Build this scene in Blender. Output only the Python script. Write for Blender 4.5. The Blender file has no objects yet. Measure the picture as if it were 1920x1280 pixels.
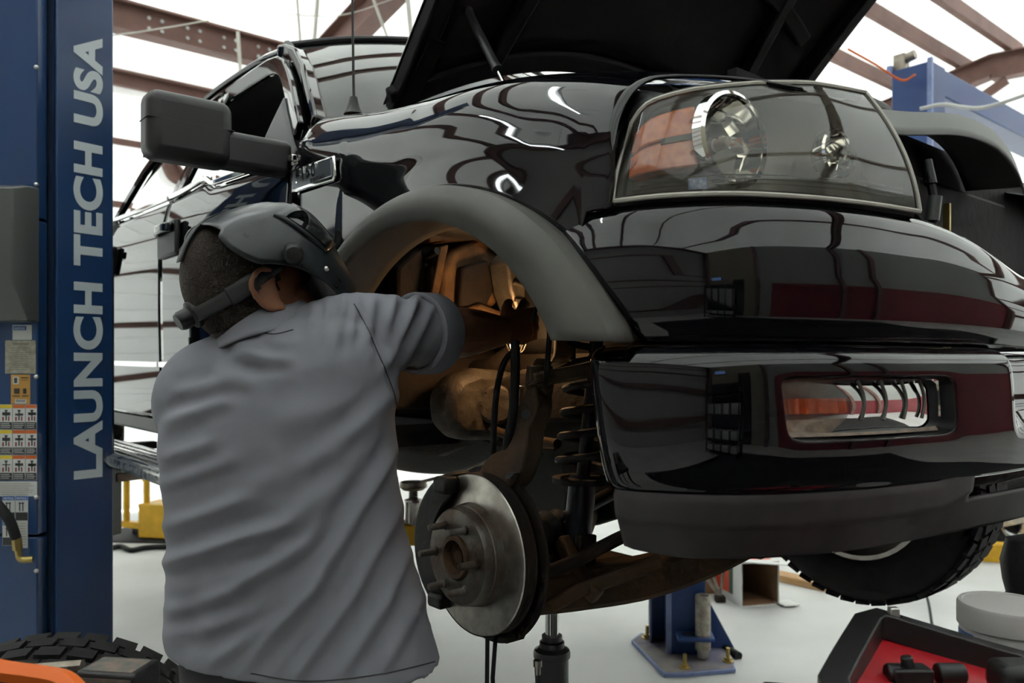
import bpy, bmesh, math, random
from mathutils import Vector, Matrix, noise
random.seed(7)
S = bpy.context.scene
COL = S.collection
# ------------------------------------------------------------------ camera, world, exposure
FPX, CX, HY, CAMH = 1500.0, 960.0, 684.0, 1.42
cd = bpy.data.cameras.new('camera'); cam = bpy.data.objects.new('camera', cd); COL.objects.link(cam)
cam.location = (0, 0, CAMH); cam.rotation_euler = (math.pi/2, 0, 0)
cd.sensor_fit = 'HORIZONTAL'; cd.sensor_width = 36.0
cd.lens = 36.0*FPX/1920.0
cd.shift_y = (HY-640.0)/1920.0
cd.clip_start = 0.05; cd.clip_end = 200
cd.dof.use_dof = True; cd.dof.focus_distance = 1.55; cd.dof.aperture_fstop = 5.0
S.camera = cam
S.view_settings.view_transform = 'Standard'; S.view_settings.look = 'None'
S.view_settings.gamma = 1.0; S.view_settings.use_curve_mapping = False
S.view_settings.exposure = 0.18
wd = bpy.data.worlds.new('world'); S.world = wd; wd.use_nodes = True
wd.node_tree.nodes['Background'].inputs[0].default_value = (0.93, 0.97, 1.0, 1)
wd.node_tree.nodes['Background'].inputs[1].default_value = 8.5
cy = S.cycles; cy.max_bounces = 5; cy.diffuse_bounces = 2; cy.glossy_bounces = 3; cy.transmission_bounces = 4; cy.transparent_max_bounces = 10
cy.use_adaptive_sampling = True; cy.adaptive_threshold = .03
cy.caustics_reflective = False; cy.caustics_refractive = False

# ------------------------------------------------------------------ frames of reference
# truck frame: x forward, y to the truck's left (away from the camera), z up, origin under the front axle
TH = math.radians(-50.27); CA, SA = math.cos(TH), math.sin(TH)
TO = Vector((0.60, 2.14, 0.0))
def TW(x, y, z=0.0): return Vector((TO.x+x*CA-y*SA, TO.y+x*SA+y*CA, z))
def at(px, py, d): return Vector(((px-CX)/FPX*d, d, CAMH+(HY-py)/FPX*d))
def ground(px, py, z=0.0): return at(px, py, (CAMH-z)*FPX/(py-HY))

# ------------------------------------------------------------------ helpers
def lerp(a, b, t): return a+(b-a)*t
def vl(a, b, t): return tuple(a[i]+(b[i]-a[i])*t for i in range(len(a)))
def smooth(t): t = max(0.0, min(1.0, t)); return t*t*(3-2*t)
def interp(tab, x):
    if x <= tab[0][0]: return tab[0][1]
    for (a, va), (b, vb) in zip(tab, tab[1:]):
        if x <= b: return va+(vb-va)*(x-a)/(b-a)
    return tab[-1][1]
def crom(pts, n):
    """Catmull-Rom through pts, n samples in all, evenly by parameter"""
    P = [Vector(p) for p in pts]; m = len(P)-1; out = []
    for k in range(n):
        t = k/(n-1)*m; i = min(int(t), m-1); f = t-i
        p0 = P[i-1] if i > 0 else P[0]*2-P[1]
        p1, p2 = P[i], P[i+1]
        p3 = P[i+2] if i+2 <= m else P[m]*2-P[m-1]
        out.append(0.5*((2*p1)+(p2-p0)*f+(2*p0-5*p1+4*p2-p3)*f*f+(3*p1-p0-3*p2+p3)*f**3))
    return out
def sinterp(tab, x):
    """smooth (Catmull-Rom, monotone in x) table lookup"""
    n = len(tab)
    if x <= tab[0][0]: return tab[0][1]
    if x >= tab[-1][0]: return tab[-1][1]
    for i in range(n-1):
        if x <= tab[i+1][0]:
            x0, y0 = tab[i]; x1, y1 = tab[i+1]; h = x1-x0; t = (x-x0)/h
            m0 = (tab[i+1][1]-tab[i-1][1])/(tab[i+1][0]-tab[i-1][0]) if i > 0 else (y1-y0)/h
            m1 = (tab[i+2][1]-tab[i][1])/(tab[i+2][0]-tab[i][0]) if i+2 < n else (y1-y0)/h
            return (2*t**3-3*t*t+1)*y0+(t**3-2*t*t+t)*h*m0+(-2*t**3+3*t*t)*y1+(t**3-t*t)*h*m1

class MB:
    def __init__(s): s.v = []; s.f = []; s.m = []; s.mi = 0; s.M = None
    def add(s, vs, fs):
        o = len(s.v)
        s.v += [tuple(s.M @ Vector(p)) if s.M else tuple(p) for p in vs]
        for f in fs: s.f.append([i+o for i in f]); s.m.append(s.mi)
        return s
    def box(s, c, d, R=None):
        h = [x/2 for x in d]; vs = []
        for z in (-1, 1):
            for y in (-1, 1):
                for x in (-1, 1):
                    p = Vector((x*h[0], y*h[1], z*h[2]))
                    if R is not None: p = R @ p
                    vs.append(p+Vector(c))
        return s.add(vs, [(0,2,3,1),(4,5,7,6),(0,1,5,4),(2,6,7,3),(0,4,6,2),(1,3,7,5)])
    def bb(s, a, b):
        return s.box([(a[i]+b[i])/2 for i in range(3)], [abs(b[i]-a[i]) for i in range(3)])
    def prism(s, poly, z0, z1, ax='z'):
        n = len(poly)
        def P(p, h): return (p[0], p[1], h) if ax == 'z' else ((p[0], h, p[1]) if ax == 'y' else (h, p[0], p[1]))
        vs = [P(p, z0) for p in poly]+[P(p, z1) for p in poly]
        return s.add(vs, [tuple(range(n))[::-1], tuple(range(n, 2*n))]+[(i, (i+1) % n, n+(i+1) % n, n+i) for i in range(n)])
    def cyl(s, a, b, r0, r1=None, n=16, caps=True):
        r1 = r0 if r1 is None else r1
        a, b = Vector(a), Vector(b); d = (b-a).normalized()
        u = d.orthogonal().normalized(); w = d.cross(u)
        vs = []
        for p, r in ((a, r0), (b, r1)):
            for i in range(n):
                t = 2*math.pi*i/n; vs.append(p+(u*math.cos(t)+w*math.sin(t))*r)
        fs = [(i, (i+1) % n, n+(i+1) % n, n+i) for i in range(n)]
        if caps: fs += [tuple(range(n))[::-1], tuple(range(n, 2*n))]
        return s.add(vs, fs)
    def lathe(s, prof, c=(0,0,0), axis=(0,0,1), n=32, a0=0.0, a1=2*math.pi):
        """prof: list of (radius, height along axis)"""
        c = Vector(c); d = Vector(axis).normalized(); u = d.orthogonal().normalized(); w = d.cross(u)
        full = abs(a1-a0-2*math.pi) < 1e-6; k = n if full else n+1; vs = []; fs = []
        for r, h in prof:
            for i in range(k):
                t = a0+(a1-a0)*i/n; vs.append(c+d*h+(u*math.cos(t)+w*math.sin(t))*r)
        for j in range(len(prof)-1):
            for i in range(n):
                i2 = (i+1) % k
                fs.append((j*k+i, j*k+i2, (j+1)*k+i2, (j+1)*k+i))
        return s.add(vs, fs)
    def tube(s, pts, r, n=10, caps=True, sm=0):
        P = crom(pts, sm) if sm else [Vector(p) for p in pts]
        m = len(P); rad = r if callable(r) else (lambda t: r)
        vs = []; fs = []; u = None
        for i, p in enumerate(P):
            t = (P[min(i+1, m-1)]-P[max(i-1, 0)]).normalized()
            u = t.orthogonal().normalized() if u is None else (u-t*u.dot(t)).normalized()
            w = t.cross(u); rr = rad(i/(m-1))
            for k in range(n):
                a = 2*math.pi*k/n; vs.append(p+(u*math.cos(a)+w*math.sin(a))*rr)
        for i in range(m-1):
            for k in range(n):
                fs.append((i*n+k, i*n+(k+1) % n, (i+1)*n+(k+1) % n, (i+1)*n+k))
        if caps: fs += [tuple(range(n))[::-1], tuple(range((m-1)*n, m*n))]
        return s.add(vs, fs)
    def sweep(s, pts, w, h, up=(0,0,1), sm=0):
        """rectangular bar along pts; w,h numbers or functions of t"""
        P = crom(pts, sm) if sm else [Vector(p) for p in pts]
        m = len(P); W = w if callable(w) else (lambda t: w); Hh = h if callable(h) else (lambda t: h)
        vs = []; fs = []
        for i, p in enumerate(P):
            t = (P[min(i+1, m-1)]-P[max(i-1, 0)]).normalized()
            sd = t.cross(Vector(up)).normalized(); upv = sd.cross(t); k = i/(m-1)
            for a, b in ((-1,-1),(1,-1),(1,1),(-1,1)): vs.append(p+sd*a*W(k)/2+upv*b*Hh(k)/2)
        for i in range(m-1):
            for k in range(4): fs.append((i*4+k, i*4+(k+1) % 4, (i+1)*4+(k+1) % 4, (i+1)*4+k))
        fs += [(3,2,1,0), tuple(range((m-1)*4, m*4))]
        return s.add(vs, fs)
    def grid(s, fn, nu, nv, skip=None):
        vs = [fn(i/nu, j/nv) for j in range(nv+1) for i in range(nu+1)]; fs = []
        for j in range(nv):
            for i in range(nu):
                if skip and skip((i+.5)/nu, (j+.5)/nv): continue
                a = j*(nu+1)+i; fs.append((a, a+1, a+nu+2, a+nu+1))
        return s.add(vs, fs)
    def ell(s, c, r, R=None, n=20, m=12):
        c = Vector(c); vs = []; fs = []
        for j in range(m+1):
            ph = math.pi*j/m
            for i in range(n):
                t = 2*math.pi*i/n
                p = Vector((r[0]*math.sin(ph)*math.cos(t), r[1]*math.sin(ph)*math.sin(t), r[2]*math.cos(ph)))
                if R is not None: p = R @ p
                vs.append(c+p)
        for j in range(m):
            for i in range(n): fs.append((j*n+i, (j+1)*n+i, (j+1)*n+(i+1) % n, j*n+(i+1) % n))
        return s.add(vs, fs)
    def loft(s, rings, n=28, caps=True):
        """rings: (centre, u vector, v vector, exponent) -> closed tube of super-ellipses"""
        vs = []; fs = []
        for c, u, v, e in rings:
            c, u, v = Vector(c), Vector(u), Vector(v)
            for i in range(n):
                t = 2*math.pi*i/n; ct, st = math.cos(t), math.sin(t)
                vs.append(c+u*math.copysign(abs(ct)**(2/e), ct)+v*math.copysign(abs(st)**(2/e), st))
        m = len(rings)
        for j in range(m-1):
            for i in range(n): fs.append((j*n+i, j*n+(i+1) % n, (j+1)*n+(i+1) % n, (j+1)*n+i))
        if caps: fs += [tuple(range(n))[::-1], tuple(range((m-1)*n, m*n))]
        return s.add(vs, fs)
    def mirrored(s):
        o = MB(); o.v = [(p[0], -p[1], p[2]) for p in s.v]; o.f = [f[::-1] for f in s.f]; o.m = list(s.m); return o
    def build(s, name, mat, parent=None, sm=True, bevel=0.0, seg=2, solid=0.0, off=0.0, sub=0, ang=40, loc=None, rot=None):
        me = bpy.data.meshes.new(name); me.from_pydata(s.v, [], s.f); me.update()
        bm = bmesh.new(); bm.from_mesh(me)
        bmesh.ops.remove_doubles(bm, verts=bm.verts, dist=1e-5)
        bmesh.ops.recalc_face_normals(bm, faces=bm.faces) if s.closed() else None
        bm.to_mesh(me); bm.free()
        mats = mat if isinstance(mat, (list, tuple)) else [mat]
        for m in mats: me.materials.append(m)
        if len(mats) > 1 and len(me.polygons) == len(s.m):
            for p, k in zip(me.polygons, s.m): p.material_index = k
        o = bpy.data.objects.new(name, me); COL.objects.link(o)
        if parent is not None: o.parent = parent
        if loc is not None: o.location = loc
        if rot is not None: o.rotation_euler = rot
        if sm:
            for p in me.polygons: p.use_smooth = True
            try: me.set_sharp_from_angle(angle=math.radians(ang))
            except Exception: pass
        if solid:
            md = o.modifiers.new('solid', 'SOLIDIFY'); md.thickness = solid; md.offset = off
        if bevel:
            md = o.modifiers.new('bevel', 'BEVEL'); md.width = bevel; md.segments = seg; md.limit_method = 'ANGLE'; md.angle_limit = math.radians(35)
            md.harden_normals = False
        if sub:
            md = o.modifiers.new('sub', 'SUBSURF'); md.levels = sub; md.render_levels = sub
        return o
    def closed(s): return True
class Open(MB):
    def closed(s): return False

def tag(o, label=None, cat=None, group=None, kind=None):
    if label: o['label'] = label
    if cat: o['category'] = cat
    if group: o['group'] = group
    if kind: o['kind'] = kind
    return o
def empty(name, loc=(0,0,0), rz=0.0, parent=None):
    o = bpy.data.objects.new(name, None); COL.objects.link(o); o.location = loc; o.rotation_euler = (0,0,rz)
    o.empty_display_size = .1
    if parent is not None: o.parent = parent
    return o
def text_mesh(txt, size, name, mat, parent, M, bold=.02, extrude=.0005, space=1.0, align='LEFT'):
    cu = bpy.data.curves.new(name, 'FONT'); cu.body = txt; cu.size = size; cu.offset = bold*size; cu.extrude = extrude
    cu.space_character = space; cu.align_x = align
    tmp = bpy.data.objects.new('tmp', cu); COL.objects.link(tmp)
    dg = bpy.context.evaluated_depsgraph_get(); me = bpy.data.meshes.new_from_object(tmp.evaluated_get(dg))
    bpy.data.objects.remove(tmp); bpy.data.curves.remove(cu)
    me.name = name; me.transform(M); me.materials.clear(); me.materials.append(mat)
    o = bpy.data.objects.new(name, me); COL.objects.link(o); o.parent = parent
    return o

# ------------------------------------------------------------------ materials (all procedural)
MATS = {}
def mat(name, col, rough=.5, metal=0.0, spec=.5, coat=0.0, var=0.0, vscale=20.0, col2=None, bump=0.0, bscale=80.0, rvar=0.0, thr=(.35, .65), emit=None, estr=0.0, detail=6.0, stretch=None):
    m = bpy.data.materials.new(name); m.use_nodes = True; nt = m.node_tree; N, L = nt.nodes, nt.links
    b = N['Principled BSDF']
    b.inputs['Base Color'].default_value = (*col, 1); b.inputs['Roughness'].default_value = rough
    b.inputs['Metallic'].default_value = metal; b.inputs['Specular IOR Level'].default_value = spec
    b.inputs['Coat Weight'].default_value = coat; b.inputs['Coat Roughness'].default_value = .03
    if emit: b.inputs['Emission Color'].default_value = (*emit, 1); b.inputs['Emission Strength'].default_value = estr
    tc = N.new('ShaderNodeTexCoord'); src = tc.outputs['Object']
    if stretch:
        mp = N.new('ShaderNodeMapping'); mp.inputs['Scale'].default_value = stretch; L.new(src, mp.inputs[0]); src = mp.outputs[0]
    if col2 is not None or var or rvar:
        nz = N.new('ShaderNodeTexNoise'); nz.inputs['Scale'].default_value = vscale; nz.inputs['Detail'].default_value = detail
        L.new(src, nz.inputs['Vector'])
        rp = N.new('ShaderNodeValToRGB'); rp.color_ramp.elements[0].position = thr[0]; rp.color_ramp.elements[1].position = thr[1]
        c2 = col2 if col2 is not None else tuple(min(1, c*(1+var)) for c in col)
        c1 = col if col2 is not None else tuple(c*(1-var) for c in col)
        rp.color_ramp.elements[0].color = (*c1, 1); rp.color_ramp.elements[1].color = (*c2, 1)
        L.new(nz.outputs['Fac'], rp.inputs[0])
        if col2 is not None or var: L.new(rp.outputs[0], b.inputs['Base Color'])
        if rvar:
            mr = N.new('ShaderNodeMapRange'); mr.inputs[3].default_value = max(0, rough-rvar); mr.inputs[4].default_value = min(1, rough+rvar)
            L.new(nz.outputs['Fac'], mr.inputs[0]); L.new(mr.outputs[0], b.inputs['Roughness'])
    if bump:
        n2 = N.new('ShaderNodeTexNoise'); n2.inputs['Scale'].default_value = bscale; n2.inputs['Detail'].default_value = 4; L.new(src, n2.inputs['Vector'])
        bp = N.new('ShaderNodeBump'); bp.inputs['Strength'].default_value = bump; bp.inputs['Distance'].default_value = .01
        L.new(n2.outputs['Fac'], bp.inputs['Height']); L.new(bp.outputs[0], b.inputs['Normal'])
    MATS[name] = m; return m
def translucent(name, col, trans, mixf):
    m = bpy.data.materials.new(name); m.use_nodes = True; nt = m.node_tree; N, L = nt.nodes, nt.links
    N.remove(N['Principled BSDF']); out = N['Material Output']
    d = N.new('ShaderNodeBsdfDiffuse'); d.inputs[0].default_value = (*col, 1)
    t = N.new('ShaderNodeBsdfTranslucent')
    nz = N.new('ShaderNodeTexNoise'); nz.inputs['Scale'].default_value = .8; tc = N.new('ShaderNodeTexCoord'); L.new(tc.outputs['Object'], nz.inputs['Vector'])
    rp = N.new('ShaderNodeValToRGB'); rp.color_ramp.elements[0].color = tuple(c*.88 for c in trans)+(1,); rp.color_ramp.elements[1].color = (*trans, 1)
    rp.color_ramp.elements[0].position = .35; rp.color_ramp.elements[1].position = .65
    L.new(nz.outputs['Fac'], rp.inputs[0]); L.new(rp.outputs[0], t.inputs[0])
    x = N.new('ShaderNodeMixShader'); x.inputs[0].default_value = mixf
    L.new(d.outputs[0], x.inputs[1]); L.new(t.outputs[0], x.inputs[2]); L.new(x.outputs[0], out.inputs[0]); return m
def glassy(name, tint, rough=.03, haze=0.0, hazecol=(.6,.58,.5), ior=1.45):
    """thin clear plastic or glass: see-through with a fresnel gloss and an optional dull haze"""
    m = bpy.data.materials.new(name); m.use_nodes = True; nt = m.node_tree; N, L = nt.nodes, nt.links
    N.remove(N['Principled BSDF']); out = N['Material Output']
    t = N.new('ShaderNodeBsdfTransparent'); t.inputs[0].default_value = (*tint, 1)
    g = N.new('ShaderNodeBsdfGlossy'); g.inputs['Roughness'].default_value = rough; g.inputs[0].default_value = (1,1,1,1)
    fr = N.new('ShaderNodeFresnel'); fr.inputs[0].default_value = ior
    last = t
    if haze:
        d = N.new('ShaderNodeBsdfDiffuse'); d.inputs[0].default_value = (*hazecol, 1)
        h = N.new('ShaderNodeMixShader'); h.inputs[0].default_value = haze; L.new(t.outputs[0], h.inputs[1]); L.new(d.outputs[0], h.inputs[2]); last = h
    x = N.new('ShaderNodeMixShader'); L.new(fr.outputs[0], x.inputs[0]); L.new(last.outputs[0], x.inputs[1]); L.new(g.outputs[0], x.inputs[2])
    L.new(x.outputs[0], out.inputs[0]); return m

M_paint = mat('black_car_paint', (.0035,.0035,.0045), .03, spec=.5)
M_flare = mat('grey_flare_plastic', (.10,.098,.086), .42, spec=.35, var=.12, vscale=9, bump=.04, bscale=700)
M_val = mat('scuffed_valance_plastic', (.052,.047,.046), .5, spec=.3, col2=(.035,.031,.031), vscale=14, bump=.05, bscale=500)
M_blackpl = mat('black_plastic', (.012,.012,.012), .45, spec=.4, bump=.05, bscale=300)
M_mirror = mat('mirror_plastic', (.013,.0135,.013), .4, spec=.5, bump=.05, bscale=600)
M_rubber = mat('black_rubber', (.013,.013,.013), .72, spec=.3, bump=.1, bscale=150)
M_tyre = mat('tyre_rubber', (.014,.0135,.013), .75, spec=.25, var=.3, vscale=20, bump=.08, bscale=120)
M_chrome = mat('chrome', (.75,.75,.74), .08, 1.0)
M_brush = mat('brushed_aluminium', (.62,.62,.6), .28, 1.0, rvar=.1, vscale=30)
M_steel = mat('bare_steel', (.48,.46,.43), .32, 1.0, col2=(.33,.3,.27), vscale=14)
M_rotor = mat('rotor_steel', (.66,.63,.57), .36, 1.0, col2=(.45,.42,.37), vscale=40, stretch=(1,1,1))
M_rust = mat('rusty_steel', (.115,.064,.030), .8, .1, col2=(.055,.034,.019), vscale=9, bump=.35, bscale=60)
M_rustlit = mat('lamplit_rusty_steel', (.26,.135,.05), .85, .0, col2=(.09,.05,.025), vscale=11, bump=.35, bscale=60)  # rust with the warm glow of the lamp put into its colour
M_rustdark = mat('dark_rusty_steel', (.03,.019,.012), .8, .1, col2=(.014,.010,.008), vscale=12, bump=.35, bscale=50)
M_ruston = mat('rusty_hub_steel', (.17,.16,.14), .5, .75, col2=(.08,.05,.032), vscale=18, bump=.2, bscale=90)
M_under = mat('underbody_black', (.006,.0055,.005), .65, col2=(.013,.010,.0075), vscale=8, bump=.3, bscale=40)
M_apron = mat('dusty_brown_apron', (.022,.015,.009), .75, col2=(.03,.022,.015), vscale=7, bump=.3, bscale=45)
M_galv = mat('dirty_aluminium', (.4,.36,.3), .45, .7, col2=(.22,.18,.14), vscale=15, bump=.2, bscale=70)
M_hood = mat('hood_underside', (.0045,.004,.0038), .7, spec=.15, bump=.15, bscale=30)
M_glass = glassy('window_glass', (.72,.78,.75), .01, ior=1.55)
M_tint = glassy('tinted_window_glass', (.18,.19,.18), .01, ior=1.6)
M_lens = glassy('hazed_headlight_lens', (.97,.95,.88), .03, haze=.08, hazecol=(.52,.49,.40), ior=1.45)
M_fogl = glassy('fog_lamp_lens', (.93,.9,.86), .03, haze=.05, hazecol=(.5,.42,.36), ior=1.45)
M_amber = mat('amber_reflector', (1.0,.17,.035), .18, spec=.6, coat=.5, var=.25, vscale=60)
M_house = mat('headlight_housing', (.10,.10,.085), .35, spec=.5)
M_refl = mat('lamp_reflector', (.86,.85,.82), .09, 1.0)
M_bulb = mat('bulb_glass', (.55,.5,.45), .1, spec=.7)
M_blue = mat('blue_lift_paint', (.012,.045,.13), .32, spec=.5, coat=.15, col2=(.014,.055,.16), vscale=3)
M_blue2 = mat('blue_far_lift_paint', (.014,.05,.19), .35, spec=.5, col2=(.018,.065,.23), vscale=4)
M_bluew = mat('worn_blue_edge', (.30,.36,.62), .5, col2=(.2,.27,.5), vscale=12)
M_grime = mat('grimy_blue_plate', (.30,.27,.24), .7, col2=(.15,.14,.2), vscale=9)
M_letter = mat('white_lettering', (.62,.68,.70), .45)
M_boxgrey = mat('grey_control_cover', (.095,.1,.095), .3, spec=.5)
M_white = mat('white_label', (.62,.63,.6), .5)
M_ink = mat('black_ink', (.03,.03,.03), .6)
M_yel = mat('yellow_ink', (.75,.55,.03), .5)
M_orn = mat('orange_ink', (.6,.13,.02), .5)
M_bink = mat('blue_ink', (.03,.12,.42), .5)
M_tan = mat('tan_label', (.52,.27,.06), .5)
M_plate = mat('metal_data_plate', (.46,.44,.36), .4, .5, col2=(.3,.28,.22), vscale=60)
M_yellow = mat('yellow_steel_paint', (.80,.45,.02), .4, spec=.5, var=.12, vscale=10)
M_shirt = mat('grey_work_shirt', (.25,.25,.28), .9, spec=.15, var=.05, vscale=6, bump=.12, bscale=1400)
M_trouser = mat('charcoal_trousers', (.07,.07,.072), .9, spec=.15, bump=.12, bscale=1200)
M_skin = mat('skin', (.27,.12,.065), .5, spec=.4, var=.12, vscale=30, bump=.05, bscale=300)
M_hair = mat('short_dark_hair', (.028,.02,.014), .75, spec=.3, col2=(.05,.036,.025), vscale=160, bump=.8, bscale=420, stretch=(1,1,1))
M_helmet = mat('helmet_shell', (.020,.025,.027), .30, spec=.5, rvar=.08, vscale=30, var=.2, bump=.04, bscale=60)
M_strap = mat('grey_strap', (.03,.03,.03), .6)
M_brown = mat('primer_brown_steel', (.20,.105,.085), .6, var=.15, vscale=3)
M_conc = mat('concrete_floor', (.72,.72,.69), .5, spec=.35, col2=(.54,.54,.50), vscale=1.3, thr=(.3,.75), detail=10.0, bump=.05, bscale=30)
M_ceil = translucent('white_roof_insulation', (.86,.86,.83), (.88,.89,.86), .45)
M_walln = mat('pale_grey_wall', (.5,.5,.47), .8, var=.05, vscale=1.0)
M_wallt = translucent('white_wall_panel', (.86,.86,.83), (.88,.89,.86), .45)
M_beige = mat('khaki_wall', (.40,.36,.26), .8, var=.08, vscale=1.0)
M_greyw = mat('grey_wall', (.42,.43,.40), .7, var=.06, vscale=.7)
M_redw = mat('dark_red_panel', (.24,.022,.03), .5, var=.15, vscale=1.5)
M_cream = mat('cream_conduit', (.7,.68,.6), .5)
M_card = mat('white_printed_carton', (.78,.77,.73), .7)
M_cardr = mat('red_carton_print', (.72,.10,.05), .6)
M_cardg = mat('dark_green_print', (.05,.12,.08), .6)
M_cardb = mat('brown_cardboard', (.36,.2,.1), .85, var=.15, vscale=12)
M_wood = mat('pine_plank', (.55,.33,.15), .7, col2=(.42,.23,.09), vscale=8, stretch=(1,12,12))
M_red = mat('red_case_paint', (.42,.012,.02), .4, spec=.4, var=.15, vscale=10)
M_tub = mat('white_tub_plastic', (.62,.61,.58), .45)
M_lid = mat('grey_tub_lid', (.5,.48,.46), .55)
M_orange = mat('orange_hose', (.85,.16,.015), .5)
M_screw = mat('screw_zinc', (.6,.6,.58), .35, .8)
M_brass = mat('brass_fitting', (.45,.34,.12), .4, .9)
M_lamp = mat('fluorescent_tube', (.9,.9,.9), .4, emit=(.9,.97,1.0), estr=30.0)
M_bulbw = mat('warm_bulb', (.9,.8,.6), .4, emit=(1.0,.58,.25), estr=60.0)
M_screen = mat('blue_screen', (.02,.03,.05), .3, emit=(.25,.45,.9), estr=2.2)
M_exit = mat('exit_sign_face', (.3,.02,.02), .4, emit=(1,.08,.03), estr=3.0)
# ------------------------------------------------------------------ the building (square with the truck)
TM = Matrix.Translation(TO) @ Matrix.Rotation(TH, 4, 'Z')
def tmb(cls=MB): m = cls(); m.M = TM; return m
def struct(o): o['kind'] = 'structure'; return o
RX, FX, YN, YF = -7.0, 7.0, -6.5, 10.4          # rear / front / near side / far end
ZE, ZR, XR = 5.05, 5.78, -2.9                    # eaves, ridge
def roofz(x): return ZE+(ZR-ZE)*((x-RX)/(XR-RX) if x < XR else (FX-x)/(FX-XR))
m = tmb(); m.bb((RX-.3, YN-.3, -.12), (FX+.3, YF+.3, 0)); floor = struct(m.build('floor', M_conc, sm=False))
# floor joint and stains as flat marks
m = tmb(Open)
m.prism([(RX-.1, ZE+.02), (XR, ZR+.02), (FX+.1, ZE+.02), (FX+.1, ZE+.06), (XR, ZR+.06), (RX-.1, ZE+.06)], YN-.1, YF+.1, 'y')
struct(m.build('ceiling', M_ceil, sm=False))
wr = tmb(); wr.bb((RX-.1, YN, 0), (RX, -3.6, ZE+.03)); wr.bb((RX-.1, 2.0, 0), (RX, YF, ZE+.03)); wr.bb((RX-.1, -3.6, 4.12), (RX, 2.0, ZE+.03))
wall_rear = struct(wr.build('wall_rear', M_wallt, sm=False))
m = tmb(); m.prism([(RX, 0), (FX, 0), (FX, ZE), (XR, ZR), (RX, ZE)], YF, YF+.1, 'y'); struct(m.build('wall_far', M_wallt, sm=False))
m = tmb(); m.prism([(RX, 0), (FX, 0), (FX, ZE), (XR, ZR), (RX, ZE)], YN-.1, YN, 'y'); wall_near = struct(m.build('wall_near', M_walln, sm=False))
m = tmb(); m.bb((FX, YN, 0), (FX+.1, -1.6, ZE+.03)); wall_front = struct(m.build('wall_front', M_beige, sm=False))
m = tmb(); m.bb((FX, -1.6, 0), (FX+.1, YF, ZE+.03)); struct(m.build('wall_front', M_greyw, sm=False))
m = tmb(); m.bb((FX-.04, -.9, 0), (FX, YF, 2.35)); struct(m.build('trim_1', M_redw, sm=False))
# partition of the office on the near side of the front wall
m = tmb(); m.bb((FX-.06, -3.75, 0), (FX-.0, -2.85, 3.0)); d3 = struct(m.build('door_2', mat('dark_door', (.035,.03,.025), .6), sm=False))
m = tmb(); m.cyl((FX-.12, -3.7, 1.05), (FX-.05, -3.7, 1.05), .03); m.build('door_handle', M_chrome, d3)
for y in (-1.75, 4.0):
    m = tmb(); m.bb((FX-.25, y-.12, 0), (FX, y+.12, ZE)); struct(m.build('wall_post', M_brown, sm=False, bevel=.01))
# sectional overhead door in the rear wall: every slat a piece
dr = struct(empty('door_1', TW(RX-.05, -.8, 0), TH))
z = .02; k = 0
while z < 4.05:
    m = Open(); h = .168
    m.prism([(-.035, z), (.015, z+.012), (.032, z+h*.5), (.015, z+h-.012), (-.035, z+h)], -2.8, 2.8, 'y'); m.build('slat', M_wallt, dr, ang=60)
    z += .160; k += 1
for z in (.55, 1.15, 1.75, 2.35, 2.95, 3.55):
    m = MB(); m.bb((.03, -2.8, z-.03), (.06, 2.8, z+.03)); m.build('stiffener_bar', M_brown, dr, sm=False)
m = MB()
for s_ in (-1, 1): m.bb((-.06, s_*2.8-.06, 0), (.06, s_*2.8+.06, 4.15))
m.build('guide_rail', M_brown, dr, sm=False)
m = MB(); m.bb((-.05, -2.9, 4.08), (.10, 2.9, 4.22)); m.box((.12, 0, 4.2), (.06, 5.8, .03)); m.build('header', M_brown, dr, sm=False, bevel=.006)
# eave girder with its rows of bolts
g = struct(empty('eave_girder', TW(RX+.1, 2.0, 4.7), TH))
m = MB(); m.bb((-.02, -8.4, -.12), (.02, 8.4, .14)); m.bb((-.09, -8.4, .12), (.09, 8.4, .145)); m.bb((-.09, -8.4, -.135), (.09, 8.4, -.115)); m.build('beam', M_brown, g, sm=False)
for yy in (-1.5, -.78, .2, 2.2):
    for i in range(4):
        for j in range(2):
            m = MB(); m.cyl((.02, yy-.10+i*.12 + (.12 if i > 1 else 0), -.05+j*.1), (.034, yy-.10+i*.12+(.12 if i > 1 else 0), -.05+j*.1), .018, n=8); m.build('bolt', M_white, g)
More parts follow.
